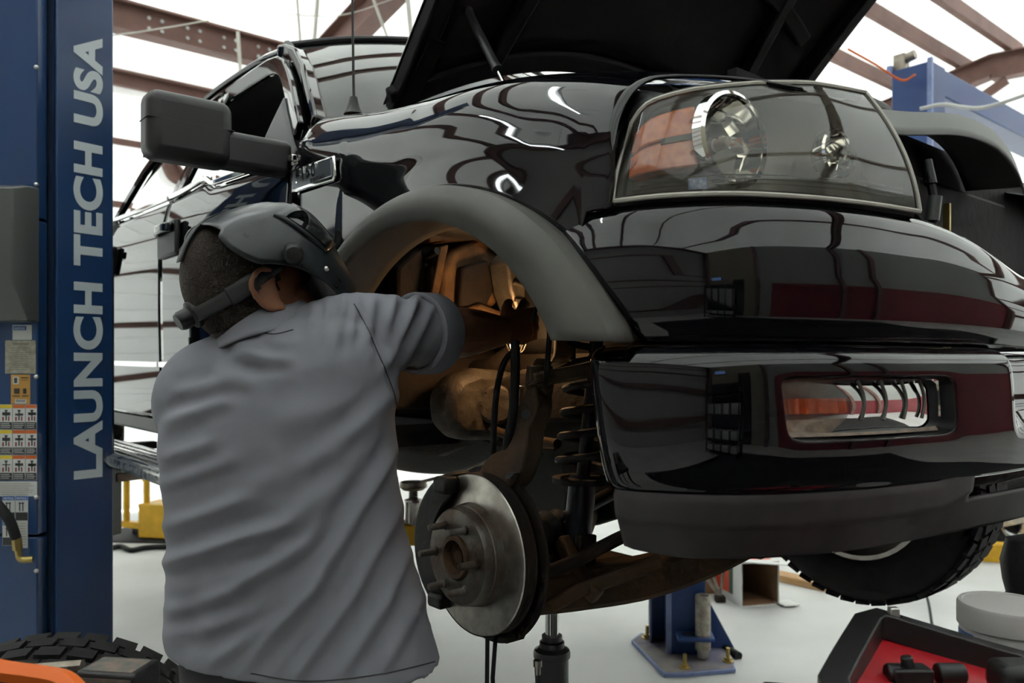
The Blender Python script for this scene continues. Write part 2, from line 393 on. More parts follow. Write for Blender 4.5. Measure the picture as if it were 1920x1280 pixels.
# wall girts, roof purlins, rafters
def bar(name, a, b, w, h, parent=None, mt=None):
    m = MB(); a = TW(*a); b = TW(*b); m.sweep([a, b], w, h); return struct(m.build(name, mt or M_brown, parent, sm=False))
for z in (1.2, 2.35, 3.5): bar('wall_girt', (RX+.06, 2.2, z), (RX+.06, YF, z), .06, .16)
for z in (.9, 1.9, 2.9, 3.9):
    bar('wall_girt', (RX, YN+.06, z), (FX, YN+.06, z), .06, .16)
for z in (1.2, 2.35, 3.5, 4.5): bar('wall_girt', (RX, YF-.06, z), (FX, YF-.06, z), .06, .16)
for x in (-5.15, -4.1, -3.3, -2.68, -.9, 1.5, 4.3):
    bar('roof_purlin', (x, YN, roofz(x)-.09), (x, YF, roofz(x)-.09), .085, .17)
for y in (-6.1, 2.15, 10.05):
    m = tmb(); hw = .10
    for (xa, xb) in ((RX, XR), (XR, FX)):
        za, zb = roofz(xa)-.19, roofz(xb)-.19
        m.prism([(xa, za-.32), (xb, zb-.28), (xb, zb), (xa, za)], y-.012, y+.012, 'y')
        m.prism([(xa, za-.335), (xb, zb-.295), (xb, zb-.275), (xa, za-.315)], y-hw, y+hw, 'y')
        m.prism([(xa, za-.02), (xb, zb-.02), (xb, zb), (xa, za)], y-hw, y+hw, 'y')
    struct(m.build('roof_rafter', M_brown, sm=False))
    for x in (RX+.16, FX-.16):
        m = tmb(); m.bb((x-.14, y-.1, 0), (x+.14, y+.1, ZE-.4)); struct(m.build('wall_post', M_brown, sm=False))
# diagonal knee brace and thin suspension rods seen above the cab
bar('knee_brace', (-2.7, 10.0, 5.2), (-3.6, 10.0, 4.75), .05, .12)
def wire(name, pts, r, mt, label, cat, group=None, sm=24, kind=None):
    m = MB(); m.tube(pts, r, n=6, sm=sm); o = m.build(name, mt); tag(o, label, cat, group, kind); return o
wire('conduit_pipe', [at(553, -60, 7.6), at(566, 120, 7.6)], .014, M_cream, 'thin cream conduit left of the pair above the truck cab', 'pipe', sm=0)
wire('conduit_pipe', [at(600, -60, 7.4), at(586, 120, 7.4)], .022, M_cream, 'thicker cream conduit running beside the brown rafter above the cab', 'pipe', sm=0)
wire('conduit_pipe', [at(693, -20, 7.2), at(745, 120, 7.2)], .014, M_cream, 'slanting cream conduit above the windshield, right of the antenna', 'pipe', sm=0)
wire('threaded_rod', [at(762, -30, 6.8), at(776, 120, 6.8)], .022, M_cream, 'ribbed hanging rod next to the hood edge above the windshield', 'rod', sm=0)
wire('conduit_pipe', [at(446, 60, 7.9), at(455, 200, 7.9)], .02, M_cream, 'short cream conduit dropping from the brown girder beside the bolts', 'pipe', sm=0)
wire('overhead_cable', [at(120, 75, 6.0), at(230, 64, 6.1), at(310, 52, 6.2), at(392, 38, 6.4)], .006, M_cream, 'thin pale cable strung below the brown girder at upper left', 'cable')
wire('overhead_cable', [at(420, 12, 7.0), at(620, 30, 7.0), at(750, -6, 7.0)], .005, M_cream, 'thin pale cable sagging across the roof above the cab', 'cable')
# fluorescent strip lights
def strip(c, rz, ln, label):
    t = empty('strip_light', c, rz); tag(t, label, 'light', 'fluorescent strip lights under the roof')
    m = MB(); m.prism([(-.05, .0), (-.03, .07), (.03, .07), (.05, .0)], -ln/2, ln/2, 'y'); m.build('housing', M_white, t, sm=False)
    for s_ in (0,):
        m = MB(); m.cyl((s_*.045, -ln/2+.03, -.02), (s_*.045, ln/2-.03, -.02), .019, n=10); m.build('tube', M_lamp, t)
    m = MB()
    for s_ in (-1, 1): m.cyl((0, s_*ln*.35, .06), (0, s_*ln*.35, 5.35-c[2]), .006, n=6)
    m.build('hanger', M_cream, t)
strip(TW(-1.3, -1.9, 4.55), TH, 2.2, 'fluorescent strip light mirrored as the upper white streak on the black fender')
strip(TW(-2.9, -4.15, 4.55), TH, 2.2, 'fluorescent strip light mirrored as the lower curved streak on the black fender')
# television and exit sign on the front wall (mirrored in the bumper)
tv = empty('television', TW(FX-.05, -5.2, 3.3), TH); tag(tv, 'wall television with a blue picture mirrored in the black bumper', 'television')
m = MB(); m.bb((-.05, -.48, -.3), (0, .48, .3)); m.build('bezel', M_blackpl, tv, bevel=.01)
m = MB(); m.bb((-.056, -.45, -.27), (-.05, .45, .27)); m.build('screen', M_screen, tv, sm=False)
ex = empty('exit_sign', TW(FX-.08, -6.1, 3.4), TH); tag(ex, 'small red lit sign mirrored in the black bumper', 'sign')
m = MB(); m.bb((-.03, -.16, -.1), (.02, .16, .1)); m.build('case', M_white, ex, bevel=.006)
m = MB(); m.bb((-.034, -.14, -.08), (-.03, .14, .08)); m.build('face', M_exit, ex, sm=False)
# ------------------------------------------------------------------ the pickup truck
truck = empty('pickup_truck', TO, TH)
tag(truck, 'black pickup truck raised on the lift with hood open and front wheel removed', 'truck')
def both(mb, name, mt, **k):
    a = mb.build(name, mt, truck, **k); b = mb.mirrored(); b.__class__ = mb.__class__; b.build(name, mt, truck, **k); return a
def tub(m_, name, mt, parent=None, **k): return m_.build(name, mt, parent or truck, **k)
AXZ = 1.26
ZT = [(-.95, 2.115), (-.58, 2.065), (-.30, 2.015), (-.09, 1.99), (.15, 1.962), (.32, 1.925), (.45, 1.885), (.60, 1.838), (.7, 1.81)]
YS = [(-.6, -.985), (-.2, -.985), (.1, -.982), (.3, -.972), (.45, -.955), (.6, -.90), (.7, -.85)]
def arch_o(x):
    t = 1-(x/.545)**2
    return AXZ+.486*math.sqrt(t) if t > 0 else 1.22
def fender_pt(u, v):
    xf = lerp(.60, .447, smooth(v/.30)); x = lerp(-.575, xf, u)
    zt = sinterp(ZT, x); ys = sinterp(YS, x); zb = arch_o(x) if x > -.53 else 1.22
    if x > .40: zb = max(zb, 1.652)
    zb = max(zb, lerp(1.22, 1.60, smooth((x-.30)/.1))) if x > .3 else zb
    D = zt-zb
    yh = -.68
    nb = lerp(ys, -1.0, smooth(1-abs(x)/.58)) if abs(x) < .58 else ys
    ctl = [(yh, zt+.012), (yh-.11, zt+.004), (ys+.07, zt-.03*min(1, D/.25)), (ys+.020, zt-min(.085, .34*D)), (ys+.003, zt-min(.15, .58*D)), ((ys+nb)/2+.003, zt-max(min(.20, .8*D), .62*D if D > .4 else 0)), (nb, zb)]
    t = v*6; i = min(int(t), 5); f = t-i
    P = [Vector((a, b)) for a, b in ctl]
    p0 = P[i-1] if i else P[0]*2-P[1]; p1, p2 = P[i], P[i+1]; p3 = P[i+2] if i+2 < 7 else P[6]*2-P[5]
    q = .5*((2*p1)+(p2-p0)*f+(2*p0-5*p1+4*p2-p3)*f*f+(3*p1-p0-3*p2+p3)*f**3)
    return (x, q.x, q.y)
m = Open(); m.grid(fender_pt, 72, 48); both(m, 'fender', M_paint, ang=60, solid=.006, off=1)
# wheel-arch flare
def flare_pt(u, v):
    a0, a1 = 23.5, 186
    a = math.radians(lerp(a0, a1, u))
    ai = math.radians(lerp(27.3, 186, u))
    po = Vector((.545*math.cos(a), -1.0, AXZ+.486*math.sin(a)))
    pi = Vector((-.045+.468*math.cos(ai), -.985, AXZ+.430*math.sin(ai)))
    if v < .12: p = po+Vector((0, lerp(.03, -.018, v/.12), 0))
    elif v < .75:
        t = (v-.12)/.63; p = po.lerp(pi, t); p.y = lerp(-1.018, -1.012, t)-.016*math.sin(math.pi*t)
    elif v < .85:
        t = (v-.75)/.10; p = pi.copy(); p.y = lerp(-1.012, -.985, t)
    else:
        t = (v-.85)/.15; p = pi.copy(); p.y = lerp(-.985, -.90, t)
    return p
m = Open(); m.grid(flare_pt, 72, 24); fl = both(m, 'wheel_arch_flare', M_flare, ang=50, solid=.005, off=-1)
# ---- front fascia (panel below the headlights), wraps from the flare round to the middle
PLAN = [(.28, -.978), (.36, -.975), (.45, -.962), (.53, -.93), (.60, -.865), (.65, -.77), (.685, -.66), (.71, -.52), (.735, -.36), (.75, -.18), (.756, 0)]
PL = crom([(a, b, 0) for a, b in PLAN], 201)
LEN = [0.0]
for a, b in zip(PL, PL[1:]): LEN.append(LEN[-1]+(b-a).length)
def plan(s):
    """point and outward normal at arc length s (0 .. LEN[-1]) from the arch to the middle"""
    s = max(0, min(LEN[-1]-1e-6, s)); lo = 0
    while LEN[lo+1] < s: lo += 1
    t = (s-LEN[lo])/(LEN[lo+1]-LEN[lo]); p = PL[lo].lerp(PL[lo+1], t)
    d = (PL[min(lo+2, 200)]-PL[max(lo-1, 0)]).normalized(); n = Vector((-d.y, d.x, 0))
    return p, n
def plan_at_x(x):
    for i in range(200):
        if PL[i].x <= x <= PL[i+1].x: return LEN[i]+(x-PL[i].x)/(PL[i+1].x-PL[i].x+1e-9)*(LEN[i+1]-LEN[i])
    return 0
SM = LEN[-1]
def outw(s):
    q, _ = plan(min(SM, s+.01)); r, _ = plan(max(0, s-.01)); d = (q-r).normalized()
    return Vector((d.y, -d.x, 0))
def fasc_pt(u, v):
    zl = lerp(1.655, 1.452, v)                                   # v 0 top, 1 bottom
    x0 = .545*math.sqrt(max(0, 1-((min(zl, 1.64)-AXZ)/.486)**2))-.004
    s0 = plan_at_x(max(.285, x0)); s = lerp(s0, SM, u); p, _ = plan(s); n = outw(s)
    ztop = sinterp([(0, 1.655), (.70, 1.655), (.80, 1.644), (.89, 1.626), (1.05, 1.583), (1.25, 1.572)], s)                         # drops where the grille used to be
    z = lerp(ztop, 1.452, v)
    off = interp([(0, -.030), (.06, -.012), (.15, -.003), (.35, .010), (.6, .016), (.85, .012), (1, -.004)], v)
    return p+n*off+Vector((0, 0, z))
m = Open(); m.grid(fasc_pt, 90, 22); both(m, 'front_fascia', M_paint, ang=50, solid=.006, off=-1)
# ---- bumper with a hole for the fog lamp
FOG_U0, FOG_U1, FOG_Z0, FOG_Z1 = .232, .53, 1.316, 1.402
def bump_s0(z): return plan_at_x(lerp(.475, .405, (z-1.235)/.205))
BROWS = [(1.444, -.06), (1.445, -.03), (1.441, -.008), (1.432, .006), (1.42, .012), (1.402, .014), (1.385, .015), (1.362, .016), (1.34, .016), (1.316, .016), (1.29, .014), (1.262, .010), (1.245, .004), (1.238, -.01), (1.237, -.05)]
BCOLS = [0, .01, .03, .06, .10, .14, .18, .21, FOG_U0, .27, .31, .35, .39, .43, .47, FOG_U1, .56, .60, .64, .68, .69, .705, .76, .84, .92, 1.0]
def bump_pt(u, k, inset=0.0):
    z, off = BROWS[k]; s0 = plan_at_x(.415)+.03*(1.44-z)/.2; s = lerp(s0, SM, u); p, _ = plan(s); n = outw(s)
    off += .022
    if u < .03: off -= .03*(1-u/.03)**2
    if u > .695 and z > 1.33: off -= .03
    zz = z-.012*smooth((u-.8)/.1)*0
    return p+n*(off-inset)+Vector((0, 0, zz))
m = Open(); nr = len(BROWS); nc = len(BCOLS)
vs = [bump_pt(u, k) for k in range(nr) for u in BCOLS]; fs = []
for k in range(nr-1):
    for i in range(nc-1):
        if FOG_U0-1e-6 <= BCOLS[i] and BCOLS[i+1] <= FOG_U1+1e-6 and BROWS[k][0] <= FOG_Z1+1e-6 and BROWS[k+1][0] >= FOG_Z0-1e-6: continue
        a = k*nc+i; fs.append((a, a+1, a+nc+1, a+nc))
m.add(vs, fs)
bumper = both(m, 'front_bumper', M_paint, ang=50, sub=2, solid=.004, off=-1)
def bumpsurf(u, z, inset=0.0):
    for k in range(nr-1):
        if BROWS[k+1][0] <= z <= BROWS[k][0]:
            a = bump_pt(u, k, inset); b = bump_pt(u, k+1, inset); t = (BROWS[k][0]-z)/(BROWS[k][0]-BROWS[k+1][0]+1e-9); return a.lerp(b, t)
    return bump_pt(u, 0, inset)
# fog lamp: bezel ring, lens, three mirrored facets and an amber marker
def foggrid(inset, mu, mz, fn=None, bow=0.0):
    def f(u, v):
        uu = lerp(FOG_U0+mu, FOG_U1-mu, u); zz = lerp(FOG_Z1-mz, FOG_Z0+mz, v)
        # squeeze the corners so that the outline is rounded
        cu, cv = 2*u-1, 2*v-1
        k = (abs(cu)**8+abs(cv)**8)**(1/8); mx = max(abs(cu), abs(cv), 1e-6); sc = mx/k if k > 1e-6 else 1
        uc, zc = (FOG_U0+FOG_U1)/2, (FOG_Z0+FOG_Z1)/2
        return bumpsurf(uc+(uu-uc)*sc, zc+(zz-zc)*sc, inset-bow*(1-cu*cu)*(1-cv*cv))
    return f
fog = Open()
fi, fo = foggrid(.036, .002, .001), foggrid(0.0, -.003, -.003)
def ringpt(u, v, F):
    t = u*4; e = int(t) % 4; f = t-int(t)
    return F(*[(f, 0), (1, f), (1-f, 1), (0, 1-f)][e])
fog.grid(lambda u, v: Vector(ringpt(u, v, fo)).lerp(Vector(ringpt(u, v, fi)), v), 64, 3)
fogb = tub(fog, 'fog_lamp', M_blackpl)
m = Open(); m.grid(foggrid(.020, .004, .003, bow=.008), 20, 10); tub(m, 'lens', M_fogl, fogb)
m = Open(); m.grid(foggrid(.045, -.002, -.001), 20, 6); tub(m, 'housing', M_galv, fogb)
for k, (ua, ub, dd) in enumerate([(.40, .53, .022), (.535, .665, .026), (.67, .80, .028), (.805, .985, .024)]):
    def f(u, v, ua=ua, ub=ub, dd=dd):
        uu = lerp(lerp(FOG_U0, FOG_U1, ua), lerp(FOG_U0, FOG_U1, ub), u); zz = lerp(FOG_Z1-.004, FOG_Z0+.024, v)
        return bumpsurf(uu, zz, .018+dd*(math.sin(math.pi*lerp(.12, 1, u)))*.7*(1-.5*(2*v-1)**2))
    m = Open(); m.grid(f, 10, 8); tub(m, 'reflector', M_refl, fogb)
def f(u, v): return bumpsurf(lerp(lerp(FOG_U0, FOG_U1, .05), lerp(FOG_U0, FOG_U1, .38), u), lerp(FOG_Z1-.030, FOG_Z0+.034, v), .034-.006*math.sin(u*40))
for ua in (.40, .533, .668, .803):
    m = MB(); m.tube([bumpsurf(lerp(FOG_U0, FOG_U1, ua+.028*math.sin(math.pi*k_/12)), lerp(FOG_Z1-.004, FOG_Z0+.024, k_/12), .012) for k_ in range(13)], .0028, n=8); tub(m, 'facet_edge', M_house, fogb)
def f(u, v): return bumpsurf(lerp(lerp(FOG_U0, FOG_U1, .05), lerp(FOG_U0, FOG_U1, .38), u), lerp(FOG_Z1-.030, FOG_Z0+.034, v), .034-.006*math.sin(u*40))
m = Open(); m.grid(f, 24, 6); am = tub(m, 'marker_reflector', M_amber, fogb); am['label'] = 'amber marker strip'
def f(u, v): return bumpsurf(lerp(lerp(FOG_U0, FOG_U1, .03), lerp(FOG_U0, FOG_U1, .95), u), lerp(FOG_Z0+.026, FOG_Z0+.003, v), lerp(.030, .016, v))
m = Open(); m.grid(f, 24, 3); tub(m, 'lower_ledge', mat('dusty_lamp_ledge', (.16,.12,.09), .6, col2=(.3,.22,.16), vscale=60), fogb)
# ---- grey plastic valance under the bumper, rising round the tow-hook opening
def val_pt(u, v):
    s0 = plan_at_x(.462); s = lerp(s0, SM, u); p, _ = plan(s); n = outw(s)
    rise = smooth((s-(SM-.54))/.14)
    ztop = 1.240+.046*rise; zbot = 1.148+.006*smooth((.1-u)/.1)
    z = lerp(ztop, zbot, v)
    off = interp([(0, .012), (.05, .022), (.45, .016), (.50, .010), (.55, .008), (1, -.012)], v)
    if u < .02: off -= .012*(1-u/.02)
    return p+n*off+Vector((0, 0, z))
def val_hole(u, v):
    s = lerp(plan_at_x(.462), SM, u); return s > SM-.43 and s < SM-.03 and .10 < v < .58
m = Open(); m.grid(val_pt, 110, 24, skip=val_hole); both(m, 'bumper_valance', M_val, ang=35, solid=.006, off=-1)
m = MB(); m.tube([(.64, -.40, 1.225), (.70, -.33, 1.222), (.715, -.2, 1.222), (.715, -.06, 1.222)], .013, n=10, sm=16); both(m, 'tow_hook', M_rustdark)
# ---- headlight
HS0, HS1 = plan_at_x(.446), .0
HS1 = .715
def hl_edge(u):
    zb = 1.663; zt = interp([(0, 1.79), (.03, 1.803), (.07, 1.812), (.13, 1.8195), (.25, 1.832), (.5, 1.852), (.75, 1.866), (1, 1.872)], u)
    return zb, zt
def hl_pt(u, v, inset=0.0, mu=0.0, mv=0.0):
    """u outer..inner, v bottom..top"""
    uu = lerp(mu, 1-mu, u); vv = lerp(mv, 1-mv, v)
    s1 = lerp(HS1, HS1-.02, vv); s = lerp(HS0, s1, uu); p, _ = plan(s); n = outw(s)
    zb, zt = hl_edge(uu)
    # rounded outer top corner
    if uu < .10:
        k = 1-uu/.10; zt -= .042*(1-math.sqrt(max(0, 1-k*k)))
    z = lerp(zb, zt, vv)
    off = -.012-.012*vv-.070*vv*vv*lerp(.35, 1, smooth(uu/.5))
    return p+n*(off-inset)+Vector((0, 0, z))
hl = Open(); hl.grid(lambda u, v: hl_pt(u, v, .075), 40, 16)
for k, (e) in enumerate(('b', 't', 'l', 'r')):
    def f(u, v, e=e):
        q = {'b': (u, 0), 't': (u, 1), 'l': (0, u), 'r': (1, u)}[e]; return hl_pt(*q, inset=.075*v)
    hl.grid(f, 40, 3)
hlo = tub(hl, 'headlight', M_house, ang=50); hlo['label'] = 'large hazed headlight with amber marker and two mirrored bowls'
m = Open(); m.grid(lambda u, v: hl_pt(u, v, -.002), 48, 20); tub(m, 'lens', M_lens, hlo, solid=.0)
m = MB()
for F in (lambda t: hl_pt(t, 0, -.003), lambda t: hl_pt(t, 1, -.003), lambda t: hl_pt(0, t, -.003), lambda t: hl_pt(1, t, -.003)):
    m.tube([F(i/40) for i in range(41)], .0036, n=6)
tub(m, 'lens_rim', mat('frosted_lens_rim', (.52,.5,.43), .35), hlo)
m = MB()
for F in (lambda t: hl_pt(t, 0, .014), lambda t: hl_pt(0, t, .014), lambda t: hl_pt(t, 1, .012)):
    m.tube([F(i/40)+Vector((0, 0, 0)) for i in range(41)], .010, n=6)
tub(m, 'gasket', M_rubber, hlo)
# dark surround closing the gap between lens, fender and hood line
def sur(u, v):
    if u < .4:
        t = u/.4; p = Vector(hl_pt(0, t, .004)); d = Vector((-.05, -.002, 0))+Vector((0, .01, .05))*smooth((t-.6)/.4)
    else:
        t = (u-.4)/.6; p = Vector(hl_pt(t, 1, .004)); d = Vector((-.012, .008, .006))+Vector((-.038, .0, .044))*(1-smooth(t/.22))
    return p+d*v+Vector((-.01, .006, 0))*v
m = Open(); m.grid(sur, 90, 3); tub(m, 'surround', M_blackpl, hlo, solid=.003)
# amber side marker made of two cells
def am_pt(u, v, a, b, c, d, ins): return hl_pt(lerp(a, b, u), lerp(c, d, v), ins)
amber = MB()
def slab(mb, a, b, c, d, i0, i1, nu=8, nv=6):
    mb.grid(lambda u, v: am_pt(u, v, a, b, c, d, i0), nu, nv); mb.grid(lambda u, v: am_pt(u, v, a, b, c, d, i1), nu, nv)
    for e in range(4):
        mb.grid(lambda u, v, e=e: am_pt(*[(u, 0), (u, 1), (0, u), (1, u)][e], a, b, c, d, lerp(i0, i1, v)), nu, 1)
slab(amber, .03, .245, .27, .55, .012, .05); slab(amber, .03, .245, .57, .86, .012, .05)
a_ = tub(amber, 'marker_lens', M_amber, hlo, bevel=.003); a_['label'] = 'amber side marker'
m = MB()
slab(m, .13, .24, .52, .58, .010, .05); tub(m, 'marker_bridge', M_house, hlo)
# reflector bowls
def bowl(uc, vc, r, dep, parent, squash=1.0):
    c = hl_pt(uc, vc, .020); s = lerp(HS0, HS1, uc); n = Vector((1.0, -.12, .05)).normalized()
    e = empty_part = None
    b = Open(); prof = [(r, 0), (r*.97, -.004), (r*.9, -dep*.35), (r*.7, -dep*.72), (r*.42, -dep*.95), (r*.12, -dep)]
    b.lathe(prof, c, n, 36); o = tub(b, 'reflector_bowl', M_refl, parent)
    rg = MB(); rg.lathe([(r*.98, .002), (r*1.0, .006), (r*1.09, .003), (r*1.12, -.012), (r*1.0, -.014), (r*.97, 0)], c, n, 40); tub(rg, 'bowl_ring', M_chrome, parent)
    bl = MB(); bl.lathe([(0, -dep*.2), (r*.10, -dep*.22), (r*.13, -dep*.32), (r*.13, -dep*.6), (r*.17, -dep*.62), (r*.17, -dep*.95), (0, -dep*.96)], c, n, 14); tub(bl, 'bulb', M_bulb, parent)
    # stepped facets inside the bowl
    fc = MB(); u_ = n.orthogonal().normalized(); w_ = n.cross(u_)
    for k in range(10):
        a = 2*math.pi*k/10; p = c+(u_*math.cos(a)+w_*math.sin(a))*r*.72-n*dep*.62
        R = Matrix((u_*math.cos(a)+w_*math.sin(a), -u_*math.sin(a)+w_*math.cos(a), n)).transposed()
        fc.box(p, (.004, r*.33, dep*.3), R @ Matrix.Rotation(.5, 3, 'Y'))
    tub(fc, 'facets', M_refl, parent)
bowl(.375, .50, .066, .055, hlo)
bowl(.735, .40, .036, .035, hlo)
m = MB(); 
for k, (a, b) in enumerate([(.05, .96)]*3):
    v_ = .10+.035*k
    m.tube([hl_pt(lerp(a, b, i/30), v_, .006) for i in range(31)], .0013, n=5)
tub(m, 'moulded_rib', M_house, hlo)
m = Open(); m.grid(lambda u, v: hl_pt(lerp(.215, .265, u), lerp(.05, .15, v), .004), 4, 4); bd = tub(m, 'blue_sticker', mat('blue_sticker', (.12,.22,.5), .4, col2=(.4,.5,.75), vscale=150), hlo)
# dark closing panel between headlight and hood line, core support
m = MB(); m.bb((.40, -.62, 1.30), (.44, .62, 1.86)); tub(m, 'radiator', M_hood, bevel=.01)
def oy(px, py, yc):
    """truck-frame point where the sight line through a photo pixel meets the plane y = yc"""
    ax = -TO.x*CA-TO.y*SA; ay = TO.x*SA-TO.y*CA
    ux, uz = (px-CX)/FPX, (HY-py)/FPX
    bx = ux*CA+SA; by = -ux*SA+CA
    t = (yc-ay)/by; return Vector((ax+t*bx, yc, CAMH+t*uz))
# ---- core support, radiator cover and loose wiring where the grille is missing
m = Open()
def cover(u, v):
    y = lerp(-.42, .40, u); x = lerp(.42, .55, v); z = sinterp([(-.42, 1.885), (-.25, 1.911), (0, 1.955), (.17, 1.962), (.28, 1.942), (.35, 1.905), (.40, 1.86)], y)+.012*(1-v)
    return (x, y, z)
m.grid(cover, 30, 6)
m.grid(lambda u, v: Vector(cover(u, 1))+Vector((lerp(0, .012, v), 0, -.046*v)), 30, 3)
tub(m, 'radiator_cover', mat('grey_radiator_cover', (.11,.115,.105), .45), solid=.006)
m = MB(); m.bb((.47, -.425, 1.5), (.55, -.275, 1.925)); tub(m, 'core_support', M_under, bevel=.02, seg=3)
m = MB(); m.bb((.395, -.60, 1.45), (.415, .92, 1.955)); tub(m, 'bay_panel', M_hood)
m = MB(); m.tube([(.52, -.22, 1.85), (.53, -.20, 1.76), (.55, -.16, 1.70), (.55, -.16, 1.62)], .006, n=8, sm=20)
m.tube([(.54, -.12, 1.84), (.55, -.12, 1.79)], .012, n=10); m.tube([(.55, -.12, 1.79), (.555, -.115, 1.745), (.55, -.12, 1.70)], .009, n=8, sm=10)
wl = tub(m, 'wiring_loom', M_blackpl)
m = MB(); m.cyl((.556, -.115, 1.765), (.552, -.12, 1.715), .014, n=10); tub(m, 'connector_plug', M_boxgrey, wl)
m = MB(); m.tube([(.56, -.04, 1.60), (.57, -.02, 1.655), (.57, .0, 1.66), (.56, .02, 1.60)], .006, n=8, sm=16); tub(m, 'bulb_holder', M_redw, wl)
m = MB(); m.bb((.46, .16, 1.35), (.475, .168, 1.80)); tub(m, 'cooler_edge', M_brass)
m = MB(); m.bb((-.55, -.42, 1.45), (.42, .60, 1.78)); tub(m, 'engine_block', M_under, bevel=.04)
# ---- open hood
HA = math.radians(44); HP = Vector((-.575, 0, 2.095)); HD = Vector((math.cos(HA), 0, math.sin(HA))); HN = Vector((-math.sin(HA), 0, math.cos(HA)))
HW = .735
def hood_pt(u, v, up=0.0, inset=0.0):
    y = lerp(-HW+inset, HW+.07-inset, u); k = (y-.035)/(HW+.035)
    l0 = .24*(1-abs(k)**2.2)+inset; l1 = 1.22-.10*k*k-inset
    l = lerp(l0, l1, v); return HP+HD*l+HN*(.075*(1-k*k)+.02*math.sin(math.pi*v)+up)+Vector((0, y, 0))
m = Open(); m.grid(lambda u, v: hood_pt(u, v, .022), 30, 16); hood = tub(m, 'hood', M_paint, solid=.004)
m = Open(); m.grid(lambda u, v: hood_pt(u, v, -.004, .06), 30, 16); tub(m, 'hood_liner', M_hood, hood, solid=.006)
m = MB()
for s_ in (0, 1): m.sweep([hood_pt(s_, i/20, -.004)+Vector((0, (.03 if s_ == 0 else -.03), 0)) for i in range(21)], .055, .05, up=HN)
m.sweep([hood_pt(i/30, 0, .0)+HD*.025 for i in range(31)], .06, .04, up=HN); m.sweep([hood_pt(i/30, 1, .0)-HD*.03 for i in range(31)], .06, .04, up=HN)
tub(m, 'hood_frame', M_hood, hood, bevel=.008)
m = MB()
for u_ in (.17, .83): m.sweep([hood_pt(u_+(.5-u_)*.25*i/16, lerp(.05, .9, i/16), -.022) for i in range(17)], .05, .03, up=HN)
m.sweep([hood_pt(lerp(.1, .9, i/16), .45, -.02) for i in range(17)], .05, .03, up=HN)
tub(m, 'hood_rib', M_hood, hood, bevel=.008)
m = MB()
for s_ in (-1, 1):
    m.sweep([(-.60, s_*.70, 2.0), (-.56, s_*.70, 2.08), (-.40, s_*.69, 2.235)], .012, .045, up=(0, 1, 0))
tub(m, 'hood_hinge', M_hood, hood)
for s_ in (-1, 1):
    a = hood_pt(.5+s_*.43, .22, -.03); b = Vector((-.09, s_*.69, 1.985)); c = a.lerp(b, .60)
    m = MB(); m.cyl(a, c, .011, n=14); m.cyl(c, c+(b-a).normalized()*.012, .0125, n=14); so = tub(m, 'gas_strut', M_blackpl)
    m = MB(); m.cyl(c, b, .0048, n=10); tub(m, 'strut_rod', M_chrome, so)
    m = MB(); m.ell(a, (.014, .014, .014), n=10, m=8); m.ell(b, (.012, .012, .012), n=10, m=8); tub(m, 'ball_stud', M_blackpl, so)
# ---- cab
BELT = [(-2.5, 2.03), (-1.75, 2.0), (-1.50, 1.995), (-1.36, 1.998), (-1.28, 2.0), (-1.20, 1.972), (-1.08, 1.962), (-.8, 1.945), (-.6, 1.925)]
def belt(x): return sinterp(BELT, x)
def side_y(x, z):
    b = belt(x)
    return interp([(1.22, -.975), (1.32, -.99), (1.42, -.996), (1.6, -1.0), (1.78, -1.0), (1.88, -.992), (1.95, -.975), (2.03, -.955)], z)
def door_pt(xa, xb):
    def f(u, v):
        x = lerp(xa, xb, u); z = lerp(1.225, belt(x), v); y = side_y(x, z)
        if v > .985: y += .012
        return (x, y, z)
    return f
for nm, xa, xb in (('front_door', -.588, -1.628), ('rear_door', -1.642, -2.42)):
    m = Open(); m.grid(door_pt(xa, xb), 40, 40); d = both(m, nm, M_paint, ang=60, solid=.006, off=1)
    m = MB(); m.sweep([Vector(door_pt(xa, xb)(u/30, .255))+Vector((0, -.006, 0)) for u in range(31)], .012, .020); tub(m, 'chrome_strip', M_chrome, d, bevel=.003)
    m = MB(); m.sweep([Vector((lerp(xa, xb, u/40), side_y(0, belt(lerp(xa, xb, u/40)))-.004, belt(lerp(xa, xb, u/40))+.004)) for u in range(41)], .014, .016); tub(m, 'belt_moulding', M_chrome, d, bevel=.003)
    hx = xb+.105
    m = MB(); m.box((hx, -1.004, 1.838), (.20, .02, .115)); hb = tub(m, 'handle_cup', M_blackpl, d, bevel=.008, seg=3)
    m = MB(); m.sweep([(hx-.085, -1.02, 1.868), (hx-.04, -1.03, 1.872), (hx+.04, -1.03, 1.872), (hx+.085, -1.02, 1.868)], .016, .03); tub(m, 'door_handle', M_paint, d, bevel=.006)
# B post filler, rocker panel, running board
m = MB(); m.bb((-2.55, -.97, 1.17), (-.45, -.90, 1.235)); tub(m, 'rocker_panel', M_blackpl, bevel=.01); m = m.mirrored(); tub(m, 'rocker_panel', M_blackpl, bevel=.01)
m = MB(); m.bb((-2.44, -.93, 1.2), (-.57, .93, 1.26)); tub(m, 'cab_floor', M_under)
rb = MB(); rb.bb((-2.62, -1.17, 1.085), (-.80, -1.0, 1.125)); rbo = tub(rb, 'running_board', M_brush, bevel=.012, seg=3)
for k in range(5):
    m = MB(); m.bb((-2.60, -1.158+k*.032, 1.125), (-.82, -1.142+k*.032, 1.131)); tub(m, 'tread_rib', M_chrome, rbo, bevel=.002)
m = MB()
for x in (-1.0, -1.7, -2.4): m.bb((x-.03, -1.1, 1.06), (x+.03, -.8, 1.09))
tub(m, 'step_bracket', M_blackpl, rbo)
m = rb.mirrored(); tub(m, 'running_board', M_brush, bevel=.012)
ROOFZ = 2.445
def gh_y(x, z):
    b = belt(x); return lerp(-.952, -.752, smooth(max(0, min(1, (z-b)/(ROOFZ-b))))*.35+.65*max(0, min(1, (z-b)/(ROOFZ-b))))
